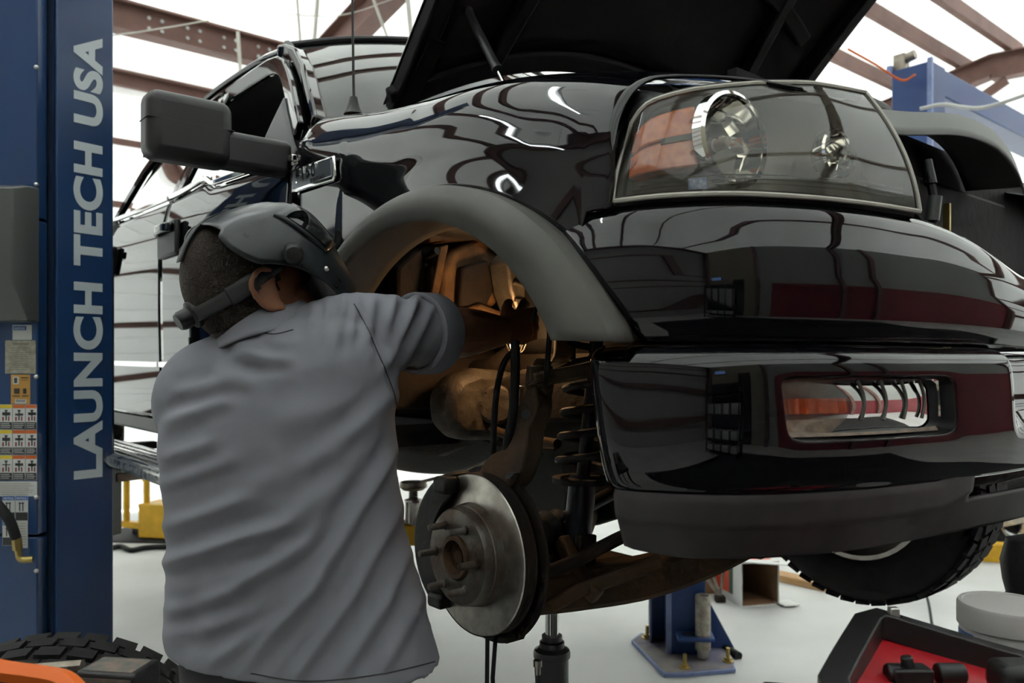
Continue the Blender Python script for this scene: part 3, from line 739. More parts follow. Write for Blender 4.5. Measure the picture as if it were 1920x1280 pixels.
APIL = [(-.66, 2.03), (-.80, 2.15), (-.95, 2.27), (-1.10, 2.375), (-1.20, 2.425)]
def gh_poly(pts, off=0.0): return [Vector((x, gh_y(x, z)+off, z)) for x, z in pts]
def win_panel(mb, xa, xb, zf_lo, zf_hi, off):
    mb.grid(lambda u, v: (lambda x: (lambda z: (x, gh_y(x, z)+off, z))(lerp(zf_lo(x), zf_hi(x), v)))(lerp(xa, xb, u)), 30, 10)
def apz(x): return interp([(-1.22, 2.43), (-1.10, 2.375), (-.95, 2.27), (-.80, 2.15), (-.66, 2.03)], x)
def topz(x): return min(apz(x)-.0, 2.405 if x > -2.35 else lerp(2.405, 2.2, (-2.35-x)/.3))
m = Open(); win_panel(m, -.90, -1.57, lambda x: belt(x)-.05, lambda x: max(belt(x)-.03, min(topz(x)-.065, belt(x)+.02)), .012); both(m, 'front_window', M_tint)
m = Open(); win_panel(m, -1.67, -2.30, lambda x: belt(x)+.005, lambda x: topz(x)-.05, .012); both(m, 'rear_window', M_tint)
def strip(mb, pts, w, off): mb.sweep([Vector((x, gh_y(x, z)+off, z)) for x, z in pts], w, .02, up=(0, 1, 0))
fr = MB(); strip(fr, [(x, apz(x)-.035) for x in (-.70, -.8, -.9, -1.0, -1.1, -1.17)]+[(-1.24, 2.385), (-1.4, 2.39), (-1.62, 2.39)], .055, 0); strip(fr, [(-1.60, 1.99), (-1.615, 2.40)], .075, 0)
both(fr, 'front_door_frame', M_paint, bevel=.006)
fr = MB(); strip(fr, [(-1.66, 2.39), (-2.0, 2.385), (-2.28, 2.36), (-2.38, 2.24), (-2.42, 2.03)], .05, 0); strip(fr, [(-1.655, 1.99), (-1.66, 2.40)], .06, 0); both(fr, 'rear_door_frame', M_paint, bevel=.006)
m = Open(); win_panel(m, -.66, -.92, lambda x: belt(x)-.01, lambda x: max(belt(x), topz(x)-.06), -.004); both(m, 'mirror_sail', M_mirror, solid=.008)
ap = MB()
WS_B = [(-.70, -.875, 2.045), (-.60, -.68, 2.055), (-.48, -.35, 2.07), (-.44, 0, 2.075)]
WS_T = [(-1.235, -.715, 2.468), (-1.15, -.52, 2.512), (-1.07, -.26, 2.545), (-1.045, 0, 2.555)]
def full(c): return c[:-1]+[c[-1]]+[(x, -y, z) for x, y, z in c[:-1][::-1]]
CB, CT = crom(full(WS_B), 41), crom(full(WS_T), 41)
def ws_pt(u, v, off=0):
    i = min(int(u*40), 39); f = u*40-i; b = CB[i].lerp(CB[i+1], f); t = CT[i].lerp(CT[i+1], f)
    return b.lerp(t, v)+Vector((.6, 0, .8))*(.03*math.sin(math.pi*v)+off)
m = Open(); m.grid(ws_pt, 40, 14); wso = tub(m, 'windshield', M_glass)
m = MB(); m.tube([ws_pt(0, i/16, .004) for i in range(17)], .016, n=8); m.tube([ws_pt(1, i/16, .004) for i in range(17)], .016, n=8); m.tube([ws_pt(i/40, 1, .004) for i in range(41)], .011, n=8); tub(m, 'windshield_seal', M_blackpl, wso)
ap.sweep([Vector((x, gh_y(x, z)+.035, z+.008)) for x, z in APIL]+[Vector((-1.24, -.735, 2.437))], .055, .045, up=(0, 1, 0)); both(ap, 'a_pillar', M_paint, bevel=.012, seg=3)
def roof_pt(u, v):
    t = CT[min(int(u*40), 40)] if u < 1 else CT[40]; y = lerp(-.745, .745, u)
    xr = -2.38; x = lerp(t.x+.0, xr, v); z = lerp(t.z, 2.46+.06*(1-(y/.745)**2), v)+.03*math.sin(math.pi*v)
    k = abs(2*u-1); z -= .03*max(0, (k-.93)/.07)**2
    return (x, lerp(t.y, y, min(1, v*6)), z+.004)
m = Open(); m.grid(roof_pt, 40, 24); tub(m, 'roof', M_paint, solid=.02)
m = Open(); m.grid(lambda u, v: (-2.40-.06*(1-v), lerp(-.80, .80, u)*lerp(1.1, .93, v), lerp(2.03, 2.46, v)), 10, 6, skip=lambda u, v: .12 < u < .88 and .2 < v < .8); tub(m, 'cab_rear_panel', M_paint, solid=.01)
m = Open(); m.grid(lambda u, v: (-2.45, lerp(-.62, .62, u), lerp(2.10, 2.39, v)), 4, 4); tub(m, 'back_window', M_glass)
m = Open(); m.grid(lambda u, v: (-2.44, lerp(-.98, .98, u), lerp(1.2, 2.03, v)), 4, 4); tub(m, 'cab_back_wall', M_paint, solid=.01)
m = Open(); m.grid(lambda u, v: Vector(roof_pt(lerp(.03, .97, u), lerp(.03, 1, v)))+Vector((0, 0, -.05)), 20, 12); tub(m, 'headliner', mat('dark_headliner', (.03,.03,.028), .9))
for s_ in (-1, 1):
    m = MB(); m.bb((-2.40, s_*.93, 1.26), (-.62, s_*.88, 1.93)); tub(m, 'door_card', M_blackpl, bevel=.02)
# seats, dashboard, steering wheel
for y in (-.42, .42):
    m = MB(); m.box((-1.5, y, 1.78), (.16, .5, .72), Matrix.Rotation(-.2, 3, 'Y')); so = tub(m, 'seat_back', M_blackpl, bevel=.06, seg=3)
    m = MB(); m.box((-1.585, y, 2.22), (.11, .26, .17)); tub(m, 'headrest', M_blackpl, so, bevel=.04, seg=3)
m = MB(); m.bb((-1.02, -.86, 1.7), (-.66, .86, 2.02)); tub(m, 'dashboard', M_blackpl, bevel=.05, seg=3)
m = MB(); m.lathe([(.19, -.012), (.202, 0), (.19, .012), (.178, 0), (.19, -.012)], (-1.13, .42, 2.0), (-.9, 0, .4), 32); tub(m, 'steering_wheel', M_blackpl)
# cowl, wiper, antenna, badge
m = Open(); m.grid(lambda u, v: Vector(ws_pt(u, 0)).lerp(Vector((-.40, lerp(-.70, .70, u), 2.03)), v)+Vector((0, 0, -.004)), 30, 5); tub(m, 'cowl_panel', M_blackpl, solid=.01)
m = MB(); m.sweep([ws_pt(.12, .035, .012), ws_pt(.28, .05, .02), ws_pt(.46, .045, .018)], .012, .014); wp = tub(m, 'wiper', M_blackpl)
m = MB(); m.tube([ws_pt(.45, -.02, .01), ws_pt(.36, .05, .04), ws_pt(.29, .06, .03)], .007, n=8, sm=12); tub(m, 'wiper_arm', M_blackpl, wp)
m = MB(); m.lathe([(.0, .045), (.010, .044), (.013, .03), (.018, .012), (.026, .0)], (-.575, -.83, 2.062), (0, 0, 1), 16); an = tub(m, 'antenna', M_blackpl)
m = MB(); m.cyl((-.575, -.83, 2.10), (-.60, -.83, 3.0), .0038, .002, n=8); tub(m, 'mast', M_blackpl, an)
bx = MB(); bx.prism([(-.59, 1.838), (-.372, 1.832), (-.362, 1.842), (-.368, 1.889), (-.585, 1.897)], -.994, -.985, 'y'); bg = tub(bx, 'fender_badge', M_chrome, bevel=.004)
m = MB(); m.prism([(-.578, 1.848), (-.374, 1.844), (-.378, 1.882), (-.574, 1.889)], -.9965, -.993, 'y'); tub(m, 'badge_inset', mat('badge_grey', (.12,.14,.16), .3, .6), bg)
RT = Matrix(((1,0,0,0),(0,0,-1,0),(0,1,0,0),(0,0,0,1)))
o = text_mesh('F150', .045, 'badge_lettering', M_chrome, bg, Matrix.Translation((-.553, -.997, 1.858)) @ RT, .03, .002, 1.25)
o = text_mesh('TRITON', .014, 'badge_lettering', M_ink, bg, Matrix.Translation((-.475, -.998, 1.844)) @ RT, .02, .001, 1.5)
# ---- door mirror
mr = MB()
prof = [(-.655, .0), (-.60, .0)]
MX, MY0, MY1, MZ0, MZ1 = -.64, -1.318, -1.125, 1.885, 2.04
mr.box((MX-.01, (MY0+MY1)/2, (MZ0+MZ1)/2), (.085, MY1-MY0, MZ1-MZ0)); mo = tub(mr, 'door_mirror', M_mirror, bevel=.028, seg=5)
m = MB(); m.box((MX+.0, (MY0+MY1)/2-.001, 1.972), (.0655, MY1-MY0+.002, .0012)); tub(m, 'seam', M_ink, mo)
m = MB(); m.box((MX-.006, -1.075, 1.932), (.064, .20, .088)); tub(m, 'mirror_arm', M_mirror, mo, bevel=.018, seg=4)
m = MB(); m.box((MX-.054, (MY0+MY1)/2, (MZ0+MZ1)/2), (.004, .17, .13)); tub(m, 'mirror_glass', M_refl, mo)
# ---- pickup box and rear wheels
for s_ in (-1, 1):
    m = MB(); m.prism([(-4.4, 1.35), (-4.4, 2.02), (-2.56, 2.02), (-2.56, 1.25), (-3.05, 1.25), (-3.12, 1.5), (-3.3, 1.66), (-3.5, 1.7), (-3.7, 1.66), (-3.88, 1.5), (-3.95, 1.35)], s_*.99, s_*.90, 'y'); tub(m, 'bed_side', M_paint, bevel=.012)
m = MB(); m.bb((-4.4, -.9, 1.45), (-2.56, .9, 1.5)); m.bb((-4.4, -.9, 1.45), (-4.34, .9, 2.0)); m.bb((-2.6, -.9, 1.45), (-2.56, .9, 2.0)); tub(m, 'bed_floor', M_paint)
# ---- far front wheel and rear wheels
def wheel(cx, cy, cz, s_, name='road_wheel'):
    c = (cx, cy, cz); ax = (0, s_, 0)      # axis points outboard
    m = MB(); R = .385
    m.lathe([(.232, -.10), (.245, -.118), (.29, -.130), (.335, -.125), (.362, -.108), (.376, -.09), (.380, -.06), (.380, .06), (.376, .09), (.362, .108), (.335, .125), (.29, .130), (.245, .118), (.232, .10)], c, ax, 64)
    w = tub(m, name, M_tyre)
    tr = MB(); n = 46
    for k in range(n):
        a = 2*math.pi*k/n
        for j, (y0, y1, sh) in enumerate(((-.105, -.062, .0), (-.054, -.008, .35), (.0, .046, .6), (.054, .100, .2))):
            aa = a+sh*2*math.pi/n; rr = R if j in (1, 2) else R-.006
            R3 = Matrix.Rotation(-aa, 3, 'Y')
            tr.box(Vector(c)+R3 @ Vector((rr-.002, (y0+y1)/2*s_, 0)), (.012, y1-y0, 2*math.pi*R/n*.78), R3 @ Matrix.Rotation(.25*(1 if j % 2 else -1), 3, 'X'))
    t_ = tub(tr, 'tread_blocks', M_tyre, w, sm=False); t_['kind'] = 'stuff'
    m = MB(); m.lathe([(.236, -.105), (.240, -.112), (.226, -.112), (.214, -.095), (.205, -.05), (.19, .03), (.205, .08), (.222, .10), (.236, .108), (.238, .10), (.222, .085), (.215, .06), (.222, -.06), (.232, -.10)], c, ax, 48); tub(m, 'rim', M_steel, w)
    m = MB()
    for k in range(5):
        a = 2*math.pi*k/5; d = Vector((math.cos(a), 0, math.sin(a))); m.sweep([Vector(c)+d*.05+Vector((0, s_*.09, 0)), Vector(c)+d*.20+Vector((0, s_*.085, 0))], .08, .03, up=(0, 1, 0))
    m.lathe([(0, .11), (.06, .105), (.07, .07), (0, .07)], c, ax, 20); tub(m, 'spokes', M_brush, w, bevel=.006)
    m = MB(); m.lathe([(0, -.04), (.195, -.038), (.20, .0), (.195, .012), (0, .012)], c, ax, 32); tub(m, 'brake_disc', M_steel, w)
    return w
wheel(-.03, .79, 1.03, 1)
for s_ in (-1, 1): wheel(-3.5, s_*.86, 1.08, s_, 'rear_wheel')
m = MB(); m.tube([(.0, .62, 1.0), (.05, .64, .89), (.10, .64, .87), (.16, .62, .93), (.18, .58, 1.03)], .004, n=6, sm=24); tub(m, 'brake_line', M_rubber)
# ---- wheel well: apron, liner, frame rail and the rusty structure lit by the work lamp
def outline(px, y0, y1): return [(p.x, p.z) for p in (oy(a, b, (y0+y1)/2) for a, b in px)], y0, y1
def slabpx(name, px, y0, y1, mt, bev=.008, parent=None):
    P, a, b = outline(px, y0, y1); m = MB(); m.prism(P, a, b, 'y'); return tub(m, name, mt, parent, bevel=bev)
m = Open(); m.grid(lambda u, v: (-.03+.50*math.cos(math.radians(lerp(20, 128, u))), lerp(-.905, -.36, v), AXZ+.60*math.sin(math.radians(lerp(20, 128, u)))), 40, 10); tub(m, 'wheel_well_liner', M_under, solid=.004)
m = MB(); m.bb((-.62, -.38, 1.18), (.45, -.35, 1.86)); tub(m, 'inner_apron', M_apron)
m = MB(); m.bb((-.60, -.95, 1.30), (-.56, -.34, 1.95)); tub(m, 'firewall_panel', M_rustdark, bevel=.01)
m = MB(); m.sweep([(.58, -.44, 1.33), (.3, -.44, 1.33), (.0, -.45, 1.36), (-.3, -.45, 1.34), (-.7, -.46, 1.22), (-2.5, -.46, 1.20)], .09, .14); tub(m, 'frame_rail', M_rustdark, bevel=.012)
m = m.mirrored(); tub(m, 'frame_rail', M_rustdark, bevel=.012)
m = MB(); m.bb((.40, -.75, 1.28), (.47, .75, 1.40)); tub(m, 'front_crossmember', M_rustdark, bevel=.012)
m = MB(); m.bb((-.22, -.45, 1.10), (.24, .45, 1.20)); tub(m, 'engine_crossmember', M_rustdark, bevel=.02)
def ox(px, py, xc):
    """truck-frame point where the sight line through a photo pixel meets the plane x = xc"""
    ax = -TO.x*CA-TO.y*SA; ay = TO.x*SA-TO.y*CA; ux, uz = (px-CX)/FPX, (HY-py)/FPX
    bx = ux*CA+SA; by = -ux*SA+CA; t = (xc-ax)/bx; return Vector((xc, ay+t*by, CAMH+t*uz))
def slabx(name, px, x0, x1, mt, bev=.008, parent=None):
    P = [(p.y, p.z) for p in (ox(a, b, x1) for a, b in px)]; m = MB(); m.prism(P, x0, x1, 'x'); return tub(m, name, mt, parent, bevel=bev)
slabx('body_mount', [(828, 512), (850, 470), (905, 440), (952, 470), (940, 560), (905, 598), (832, 590)], -.56, -.49, M_rustlit, .012)
slabx('mount_face', [(866, 500), (915, 486), (930, 540), (908, 584), (862, 574)], -.50, -.465, M_rustdark, .008)
slabx('shock_tower', [(742, 500), (796, 448), (832, 462), (806, 560), (778, 616), (742, 620)], -.56, -.50, M_rustdark, .015)
slabx('tower_flange', [(826, 462), (842, 458), (822, 560), (806, 566)], -.52, -.46, M_rustlit, .004)
slabx('upper_brace', [(800, 432), (905, 420), (972, 470), (966, 488), (900, 448), (800, 454)], -.55, -.47, M_rust, .006)
slabx('frame_horn', [(838, 592), (905, 568), (962, 590), (952, 650), (850, 655)], -.54, -.44, M_rustlit, .015)
slabx('toe_panel', [(700, 560), (775, 520), (800, 545), (790, 640), (700, 660)], -.56, -.53, M_rust, .01)
sp = slabx('alloy_bracket', [(950, 488), (966, 470), (994, 478), (1022, 556), (1014, 600), (974, 592), (958, 545)], -.46, -.38, M_galv, .008)
for k, (a, b) in enumerate([((960, 500), (1000, 512)), ((962, 530), (1006, 542)), ((966, 562), (1012, 570))]):
    m = MB(); m.sweep([ox(*a, -.376), ox(*b, -.376)], .012, .008); tub(m, 'bracket_rib', M_galv, sp, bevel=.002)
m = MB(); m.tube([oy(820, 470, -.66), oy(770, 500, -.66), oy(740, 545, -.66), oy(700, 600, -.66)], .010, n=8, sm=16); tub(m, 'brake_pipe', M_under)
slabpx('skid_panel', [(955, 815), (1210, 795), (1216, 955), (1122, 984), (1010, 1000), (960, 960)], -.30, -.28, M_under, .004)
# transmission bell, exhaust elbow and cross tube behind the suspension
M_case = mat('grimy_casting', (.13,.11,.085), .6, .3, col2=(.045,.034,.025), vscale=14, bump=.4, bscale=50)
tcs = slabx('transfer_case', [(838, 742), (862, 704), (900, 690), (990, 698), (1000, 785), (972, 826), (868, 826), (842, 796)], -.50, -.40, M_case, .028)
m = MB(); m.cyl(ox(930, 758, -.40), ox(930, 758, -.375), .055, .05, n=28); tub(m, 'case_cover', M_case, tcs, bevel=.006)
for k in range(8):
    c_ = ox(930, 758, -.375)+Vector((0, math.cos(k*.785)*.046, math.sin(k*.785)*.046)); m = MB(); m.cyl(c_, c_+Vector((.006, 0, 0)), .005, n=6); tub(m, 'cover_bolt', M_case, tcs)
m = MB(); m.ell((-.62, -.15, 1.26), (.24, .2, .13), n=28, m=16); tub(m, 'gearbox', M_under)
m = MB(); m.tube([oy(870, 735, -.42), oy(880, 705, -.44), oy(930, 690, -.44), oy(962, 672, -.42)], .038, n=14, sm=14); tub(m, 'exhaust_elbow', M_rustdark)
m = MB(); m.tube([oy(750, 776, -.50), oy(858, 779, -.50), oy(950, 815, -.53), oy(1045, 832, -.56)], .012, n=10, sm=24); tub(m, 'sway_bar', M_rust)
m = MB(); m.tube([oy(852, 785, -.49), oy(890, 815, -.49), oy(945, 836, -.49), oy(1040, 842, -.5)], .004, n=6, sm=24); tub(m, 'brake_line', M_rustdark)
# underbody pan with a bright lip
def pan(u, v):
    a = math.pi*lerp(0, 1, v); x = lerp(-1.75, -.40, u); r = .19*max(0, math.sin(math.pi*min(.98, max(.06, u*.9+.05))))**.5
    return (x, -.30-.20*math.cos(a), 1.22-r*math.sin(a)+.04*u)
m = Open(); m.grid(pan, 30, 16); po = tub(m, 'underbody_pan', M_under, solid=.004)
m = MB(); m.tube([oy(790, 903, -.48), oy(848, 888, -.48), oy(905, 868, -.48), oy(946, 846, -.48)], .0045, n=8, sm=16); tub(m, 'pan_lip', M_galv, po)
# lower control arm: two pressed legs meeting at the ball joint
BJ = Vector((-.01, -.73, .958))
lca = MB()
lca.sweep([BJ+Vector((.02, -.03, 0)), BJ+Vector((.06, .08, -.004)), (.12, -.52, .965), (.19, -.41, 1.0), (.25, -.32, 1.045)], lambda t: lerp(.10, .075, t), lambda t: lerp(.088, .07, t), sm=20)
lca.sweep([BJ+Vector((-.02, -.02, 0)), (-.08, -.58, .965), (-.17, -.44, 1.0), (-.24, -.33, 1.04)], lambda t: lerp(.09, .07, t), .062, sm=16)
lca.prism([(.10, -.62), (.19, -.44), (-.14, -.44), (-.08, -.62)], .95, .985)
lo = tub(lca, 'lower_control_arm', M_rust, bevel=.012)
m = MB()
for y_ in (1, -1): m.cyl((.25*y_+.035, -.32, 1.045), (.25*y_-.035, -.32, 1.045), .042, n=18)
tub(m, 'bushing', M_rubber, lo)
m = MB(); m.lathe([(0, -.055), (.028, -.055), (.034, -.03), (.036, .02), (.026, .05), (.014, .09), (0, .09)], BJ, (0, 0, 1), 20); tub(m, 'ball_joint', M_rustdark, lo)
# coil-over
CT0, CB0 = Vector((.03, -.56, 1.50)), Vector((.02, -.62, 1.0))
m = MB(); m.cyl(CB0, CB0.lerp(CT0, .36), .030, n=18); m.cyl(CB0.lerp(CT0, .34), CT0, .015, n=12); co = tub(m, 'coil_over_shock', mat('blue_black_shock', (.012,.014,.022), .45))
m = MB(); m.tube([CB0.lerp(CT0, .36+.58*i/220)+Vector((math.cos(i/220*2*math.pi*5.6), math.sin(i/220*2*math.pi*5.6), 0))*.058 for i in range(221)], .0085, n=8); tub(m, 'spring', M_under, co)
m = MB()
for t, r, h in ((.33, .066, .012), (.95, .072, .03)):
    p = CB0.lerp(CT0, t); m.cyl(p, p+Vector((0, 0, h)), r, n=24)
tub(m, 'spring_seat', M_under, co)
m = MB()
for s_ in (-1, 1): m.sweep([CB0+Vector((s_*.035, 0, .06)), CB0+Vector((s_*.042, -.01, -.02)), CB0+Vector((s_*.04, -.015, -.075))], .016, .05, up=(0, 1, 0))
tub(m, 'shock_fork', M_rustdark, co, bevel=.004)
# upper arm
UB = oy(1012, 712, -.745)
m = MB()
m.sweep([UB+Vector((0, -.02, .0)), UB+Vector((.08, .10, .03)), (.20, -.48, 1.50)], .05, .03, sm=12); m.sweep([UB+Vector((0, -.01, 0)), UB+Vector((-.06, .12, .03)), (-.16, -.48, 1.50)], .05, .03, sm=12)
m.sweep([oy(1022, 675, -.72), oy(1008, 692, -.74), oy(1000, 712, -.76), oy(1006, 730, -.76)], .042, .016, up=(0, 1, 0), sm=12)
ua = tub(m, 'upper_control_arm', M_rust, bevel=.006)
m = MB(); m.lathe([(0, .03), (.026, .028), (.030, .0), (.026, -.03), (.014, -.045), (0, -.05)], UB, (0, 0, 1), 18); m.tube([UB+Vector((0, -.03, -.01)), UB+Vector((.03, -.03, .0)), UB+Vector((.045, 0, .008))], .004, n=6, sm=10); tub(m, 'ball_joint', M_rust, ua)
m = MB()
p0, p1 = oy(976, 724, -.77), oy(972, 775, -.77)
m.tube([p0.lerp(p1, i/160)+Vector((math.cos(i*.9), math.sin(i*.9), 0))*.006 for i in range(161)], .0018, n=5); tub(m, 'spring_boot', M_steel, ua)
# steering knuckle
kp = [oy(1010, 735, -.75), oy(1004, 765, -.765), oy(990, 800, -.78), oy(984, 838, -.79), oy(968, 872, -.80), oy(936, 905, -.81), (-.02, -.80, 1.08)]
m = MB(); m.sweep(kp, lambda t: interp([(0, .035), (.15, .055), (.5, .058), (.75, .085), (1, .09)], t), .045, up=(0, 1, 0), sm=30)
m.cyl((-.025, -.84, 1.04), (-.025, -.72, 1.04), .062, .05, n=24); m.sweep([(-.025, -.80, 1.0), (-.02, -.77, .95), BJ+Vector((0, 0, .03))], .06, .05, up=(0, 1, 0)); kn = tub(m, 'steering_knuckle', M_rust, bevel=.008)
m = MB(); m.prism([(p.x, p.z) for p in (oy(953, 886, -.837), oy(972, 886, -.837), oy(962, 896, -.837), oy(953, 897, -.837))], -.845, -.83, 'y'); tub(m, 'cast_recess', M_ink, kn)
m = MB(); m.cyl(oy(986, 776, -.80), oy(986, 776, -.78), .010, n=12); tub(m, 'sensor_hole', M_ink, kn)
m = MB(); m.tube([(.05, -.80, .99), (.10, -.72, 1.02), (.14, -.58, 1.07), (.16, -.40, 1.10)], .014, n=12, sm=16); tie = tub(m, 'tie_rod', M_rustdark)
m = MB(); m.ell((.06, -.79, 1.0), (.024, .024, .028)); tub(m, 'tie_rod_end', M_rustdark, tie)
m = MB(); m.tube([(-.025, -.76, 1.04), (-.03, -.45, 1.12), (-.04, -.20, 1.17)], .016, n=12); m.lathe([(.045, 0), (.050, .02), (.036, .035), (.044, .05), (.030, .065), (.036, .08), (.02, .10)], (-.027, -.70, 1.05), (0, 1, .25), 18); tub(m, 'drive_shaft', M_under)
m = MB(); m.sweep([(.20, -.55, 1.02), (.10, -.68, .965), (.06, -.74, .93)], .03, .03); m.sweep([(.02, -.66, 1.05), (.09, -.67, .98), (.13, -.66, .95)], .028, .035); tub(m, 'sway_bar_link', M_rust, bevel=.006)
# brake rotor, hub, studs, shield, caliper
RC = Vector((-.025, -.862, 1.04)); OUT = Vector((0, -1, 0))
m = MB(); R = .1615
m.lathe([(.098, .000), (.1, .0), (R-.003, .0), (R, -.003), (R, -.009), (R-.006, -.010), (R-.006, -.021), (R, -.022), (R, -.030), (R-.003, -.032), (.08, -.032), (.08, -.022), (.098, -.02)], RC, OUT, 96); ro = tub(m, 'brake_rotor', M_rotor, ang=30)
m = MB(); m.lathe([(R+.001, -.0105), (R-.004, -.0105), (R-.004, -.0205), (R+.001, -.0205)], RC, OUT, 72); m.lathe([(R+.0006, -.0005), (R+.0006, -.0315)], RC, OUT, 72); tub(m, 'rusty_rim', M_rustdark, ro)
m = MB(); m.lathe([(.104, -.002), (.1025, .004), (.1, .018), (.098, .020), (.097, .034), (.093, .040), (.086, .0425), (.046, .0425), (.044, .034), (.044, -.02)], RC, OUT, 72); tub(m, 'rotor_hat', M_ruston, ro, ang=30)
m = MB(); m.lathe([(.043, .030), (.043, .046), (.040, .048), (.034, .048), (.032, .030), (.015, .026), (.013, .036), (0, .037)], RC, OUT, 40); tub(m, 'hub', M_rust, ro, ang=30)
for k in range(6):
    a = math.radians(60*k+0); p = RC+Vector((math.cos(a)*.0675, 0, math.sin(a)*.0675))
    m = MB(); m.lathe([(.0095, .040), (.0095, .046), (.0072, .047)]+[(.0072 if i % 2 else .0062, .047+.0013*i) for i in range(26)]+[(.006, .083), (0, .0845)], p, OUT, 12); tub(m, 'wheel_stud', M_ruston, ro, ang=25)
m = MB()
m.lathe([(.07, -.046), (.178, -.046), (.182, -.043), (.182, -.040), (.178, -.042), (.07, -.042)], RC, OUT, 60, math.radians(-10), math.radians(190))
m.lathe([(.07, -.046), (.172, -.046), (.174, -.043), (.172, -.042), (.07, -.042)], RC, OUT, 60)
m.prism([(.03, .865), (.075, .885), (.10, .93), (.085, .935), (.08, .915), (.05, .90), (.06, .88), (.0, .87)], -.82, -.812, 'y')
tub(m, 'dust_shield', M_rustdark, ro)
cal = MB(); n = 26
def arcpt(r, a): return RC+Vector((math.cos(a)*r, 0, math.sin(a)*r))
for (rf, yo, yi) in ((None, .030, -.068),):
    vs = []; fs = []
    for i in range(n+1):
        a = math.radians(lerp(112, 232, i/n)); bul = max(0.0, math.sin(math.pi*i/n))
        r0 = lerp(.128, .108, bul**.5); r1 = .168+.016*bul**.4; yo_ = .012+.016*bul**.4
        for r, y in ((r0, yo_), (r1-.010, yo_), (r1, yo_-.012), (r1, yi+.012), (r1-.010, yi), (r0, yi)): 
            p = arcpt(r, a); vs.append((p.x, RC.y-y, p.z))
    for i in range(n):
        for k in range(6): fs.append((i*6+k, i*6+(k+1) % 6, (i+1)*6+(k+1) % 6, (i+1)*6+k))
    fs += [tuple(range(6))[::-1], tuple(range(n*6, n*6+6))]; cal.add(vs, fs)
co_ = tub(cal, 'brake_caliper', M_under, ang=35, bevel=.004)
m = MB()
p = arcpt(.15, math.radians(118)); m.box((p.x, RC.y-.012, p.z), (.05, .045, .035)); p = arcpt(.152, math.radians(228)); m.box((p.x, RC.y-.008, p.z), (.05, .04, .03)); tub(m, 'caliper_bracket', M_under, co_, bevel=.008)
# brake hoses
m = MB(); m.tube([oy(966, 655, -.76), oy(945, 680, -.78), oy(932, 730, -.79), oy(926, 800, -.80), oy(923, 885, -.80), (-.07, -.80, 1.09)], .0065, n=10, sm=30); tub(m, 'brake_hose', M_rubber)
m = MB(); m.tube([oy(966, 640, -.80), oy(966, 700, -.81), oy(962, 770, -.81), oy(950, 840, -.81), oy(945, 880, -.80)], .0095, n=10, sm=30); tub(m, 'brake_hose', M_rubber)
m = MB(); m.tube([oy(1015, 560, -.80), oy(1030, 600, -.80), oy(1028, 660, -.8), oy(1022, 720, -.78)], .0055, n=8, sm=20); m.tube([oy(1000, 600, -.76), oy(1008, 570, -.78), oy(1020, 566, -.8), oy(1026, 600, -.8)], .004, n=8, sm=20); tub(m, 'sensor_cable', M_rubber)
for dx in (0, .018):
    m = MB(); m.sweep([(-.005+dx, -.84+dx*.4, .885), (-.0+dx, -.845, .80), (-.002+dx*1.4, -.845, .70), (.004+dx*1.6, -.845, .55)], .008, .004, up=(1, 0, 0)); tub(m, 'hanging_cable', M_rubber)
# ---- work lamp hung inside the wheel well (a bulb in a hooded cage)
wl = empty('work_lamp', TW(*ox(968, 622, -.27)[:3]), TH); tag(wl, 'small warm work lamp glowing inside the wheel well behind the grey flare', 'lamp')
m = MB(); m.ell((0, 0, 0), (.022, .022, .03), n=14, m=10); m.build('bulb', M_bulbw, wl)
m = MB(); m.cyl((0, 0, .028), (.0, .03, .075), .014, n=14); m.build('handle', M_rubber, wl)
m = MB()
for k in range(6):
    a = 2*math.pi*k/6; m.tube([(math.cos(a)*.018, math.sin(a)*.018, .04), (math.cos(a)*.030, math.sin(a)*.030, .0), (math.cos(a)*.02, math.sin(a)*.02, -.045), (0, 0, -.055)], .0018, n=5, sm=10)
m.build('cage', M_steel, wl)
ld = bpy.data.lights.new('work_lamp_light', 'POINT'); ld.energy = 1.8; ld.color = (1.0, .60, .28); ld.shadow_soft_size = .03
lo_ = bpy.data.objects.new('work_lamp_light', ld); COL.objects.link(lo_); lo_.parent = wl; lo_.location = (.0, -.0, .0); lo_.data.shadow_soft_size = .034
# ------------------------------------------------------------------ near lift column (lettered) with its side cover
NB = at(105, 684, 2.55); NA = at(213, 684, 2.697)
ND = (NA-NB).to_2d().normalized(); nrz = math.atan2(ND.y, ND.x); NW = (NA-NB).length
col = empty('lift_column', (NB.x, NB.y, 0), nrz)
tag(col, 'tall blue lift post lettered LAUNCH TECH USA at the left edge', 'lift post')
m = MB(); m.prism([(0, 0), (NW, 0), (NW, .26), (.0, .26)], .02, 3.7); m.build('column', M_blue, col, bevel=.006, seg=3)
m = MB(); m.bb((-.25, -.10, 0), (NW+.10, .45, .02)); m.build('base_plate', M_blue, col)
TXT = Matrix(((0, -1, 0, 0), (0, 0, 0, 0), (1, 0, 0, 0), (0, 0, 0, 1)))     # text runs upwards on the face
def face_text(x, z): return Matrix.Translation((x, -.0012, z)) @ Matrix(((0, -1, 0, 0), (0, 0, -1, 0), (1, 0, 0, 0), (0, 0, 0, 1)))
L0, L1 = CAMH-(897-HY)/FPX*2.62, CAMH+(HY-62)/FPX*2.62
lt = text_mesh('LAUNCH TECH USA', .125, 'lettering', M_letter, col, Matrix.Identity(4), .04, .0006, 1.05)
xs = [v.co.x for v in lt.data.vertices]; ys = [v.co.y for v in lt.data.vertices]
SX = (L1-L0)/(max(xs)-min(xs)); SY = .094/(max(ys)-min(ys))
lt.data.transform(face_text(NW*.80, L0) @ Matrix.Diagonal((SX, SY, 1, 1)) @ Matrix.Translation((-min(xs), -min(ys), 0)))
lt['label'] = 'white lettering LAUNCH TECH USA'
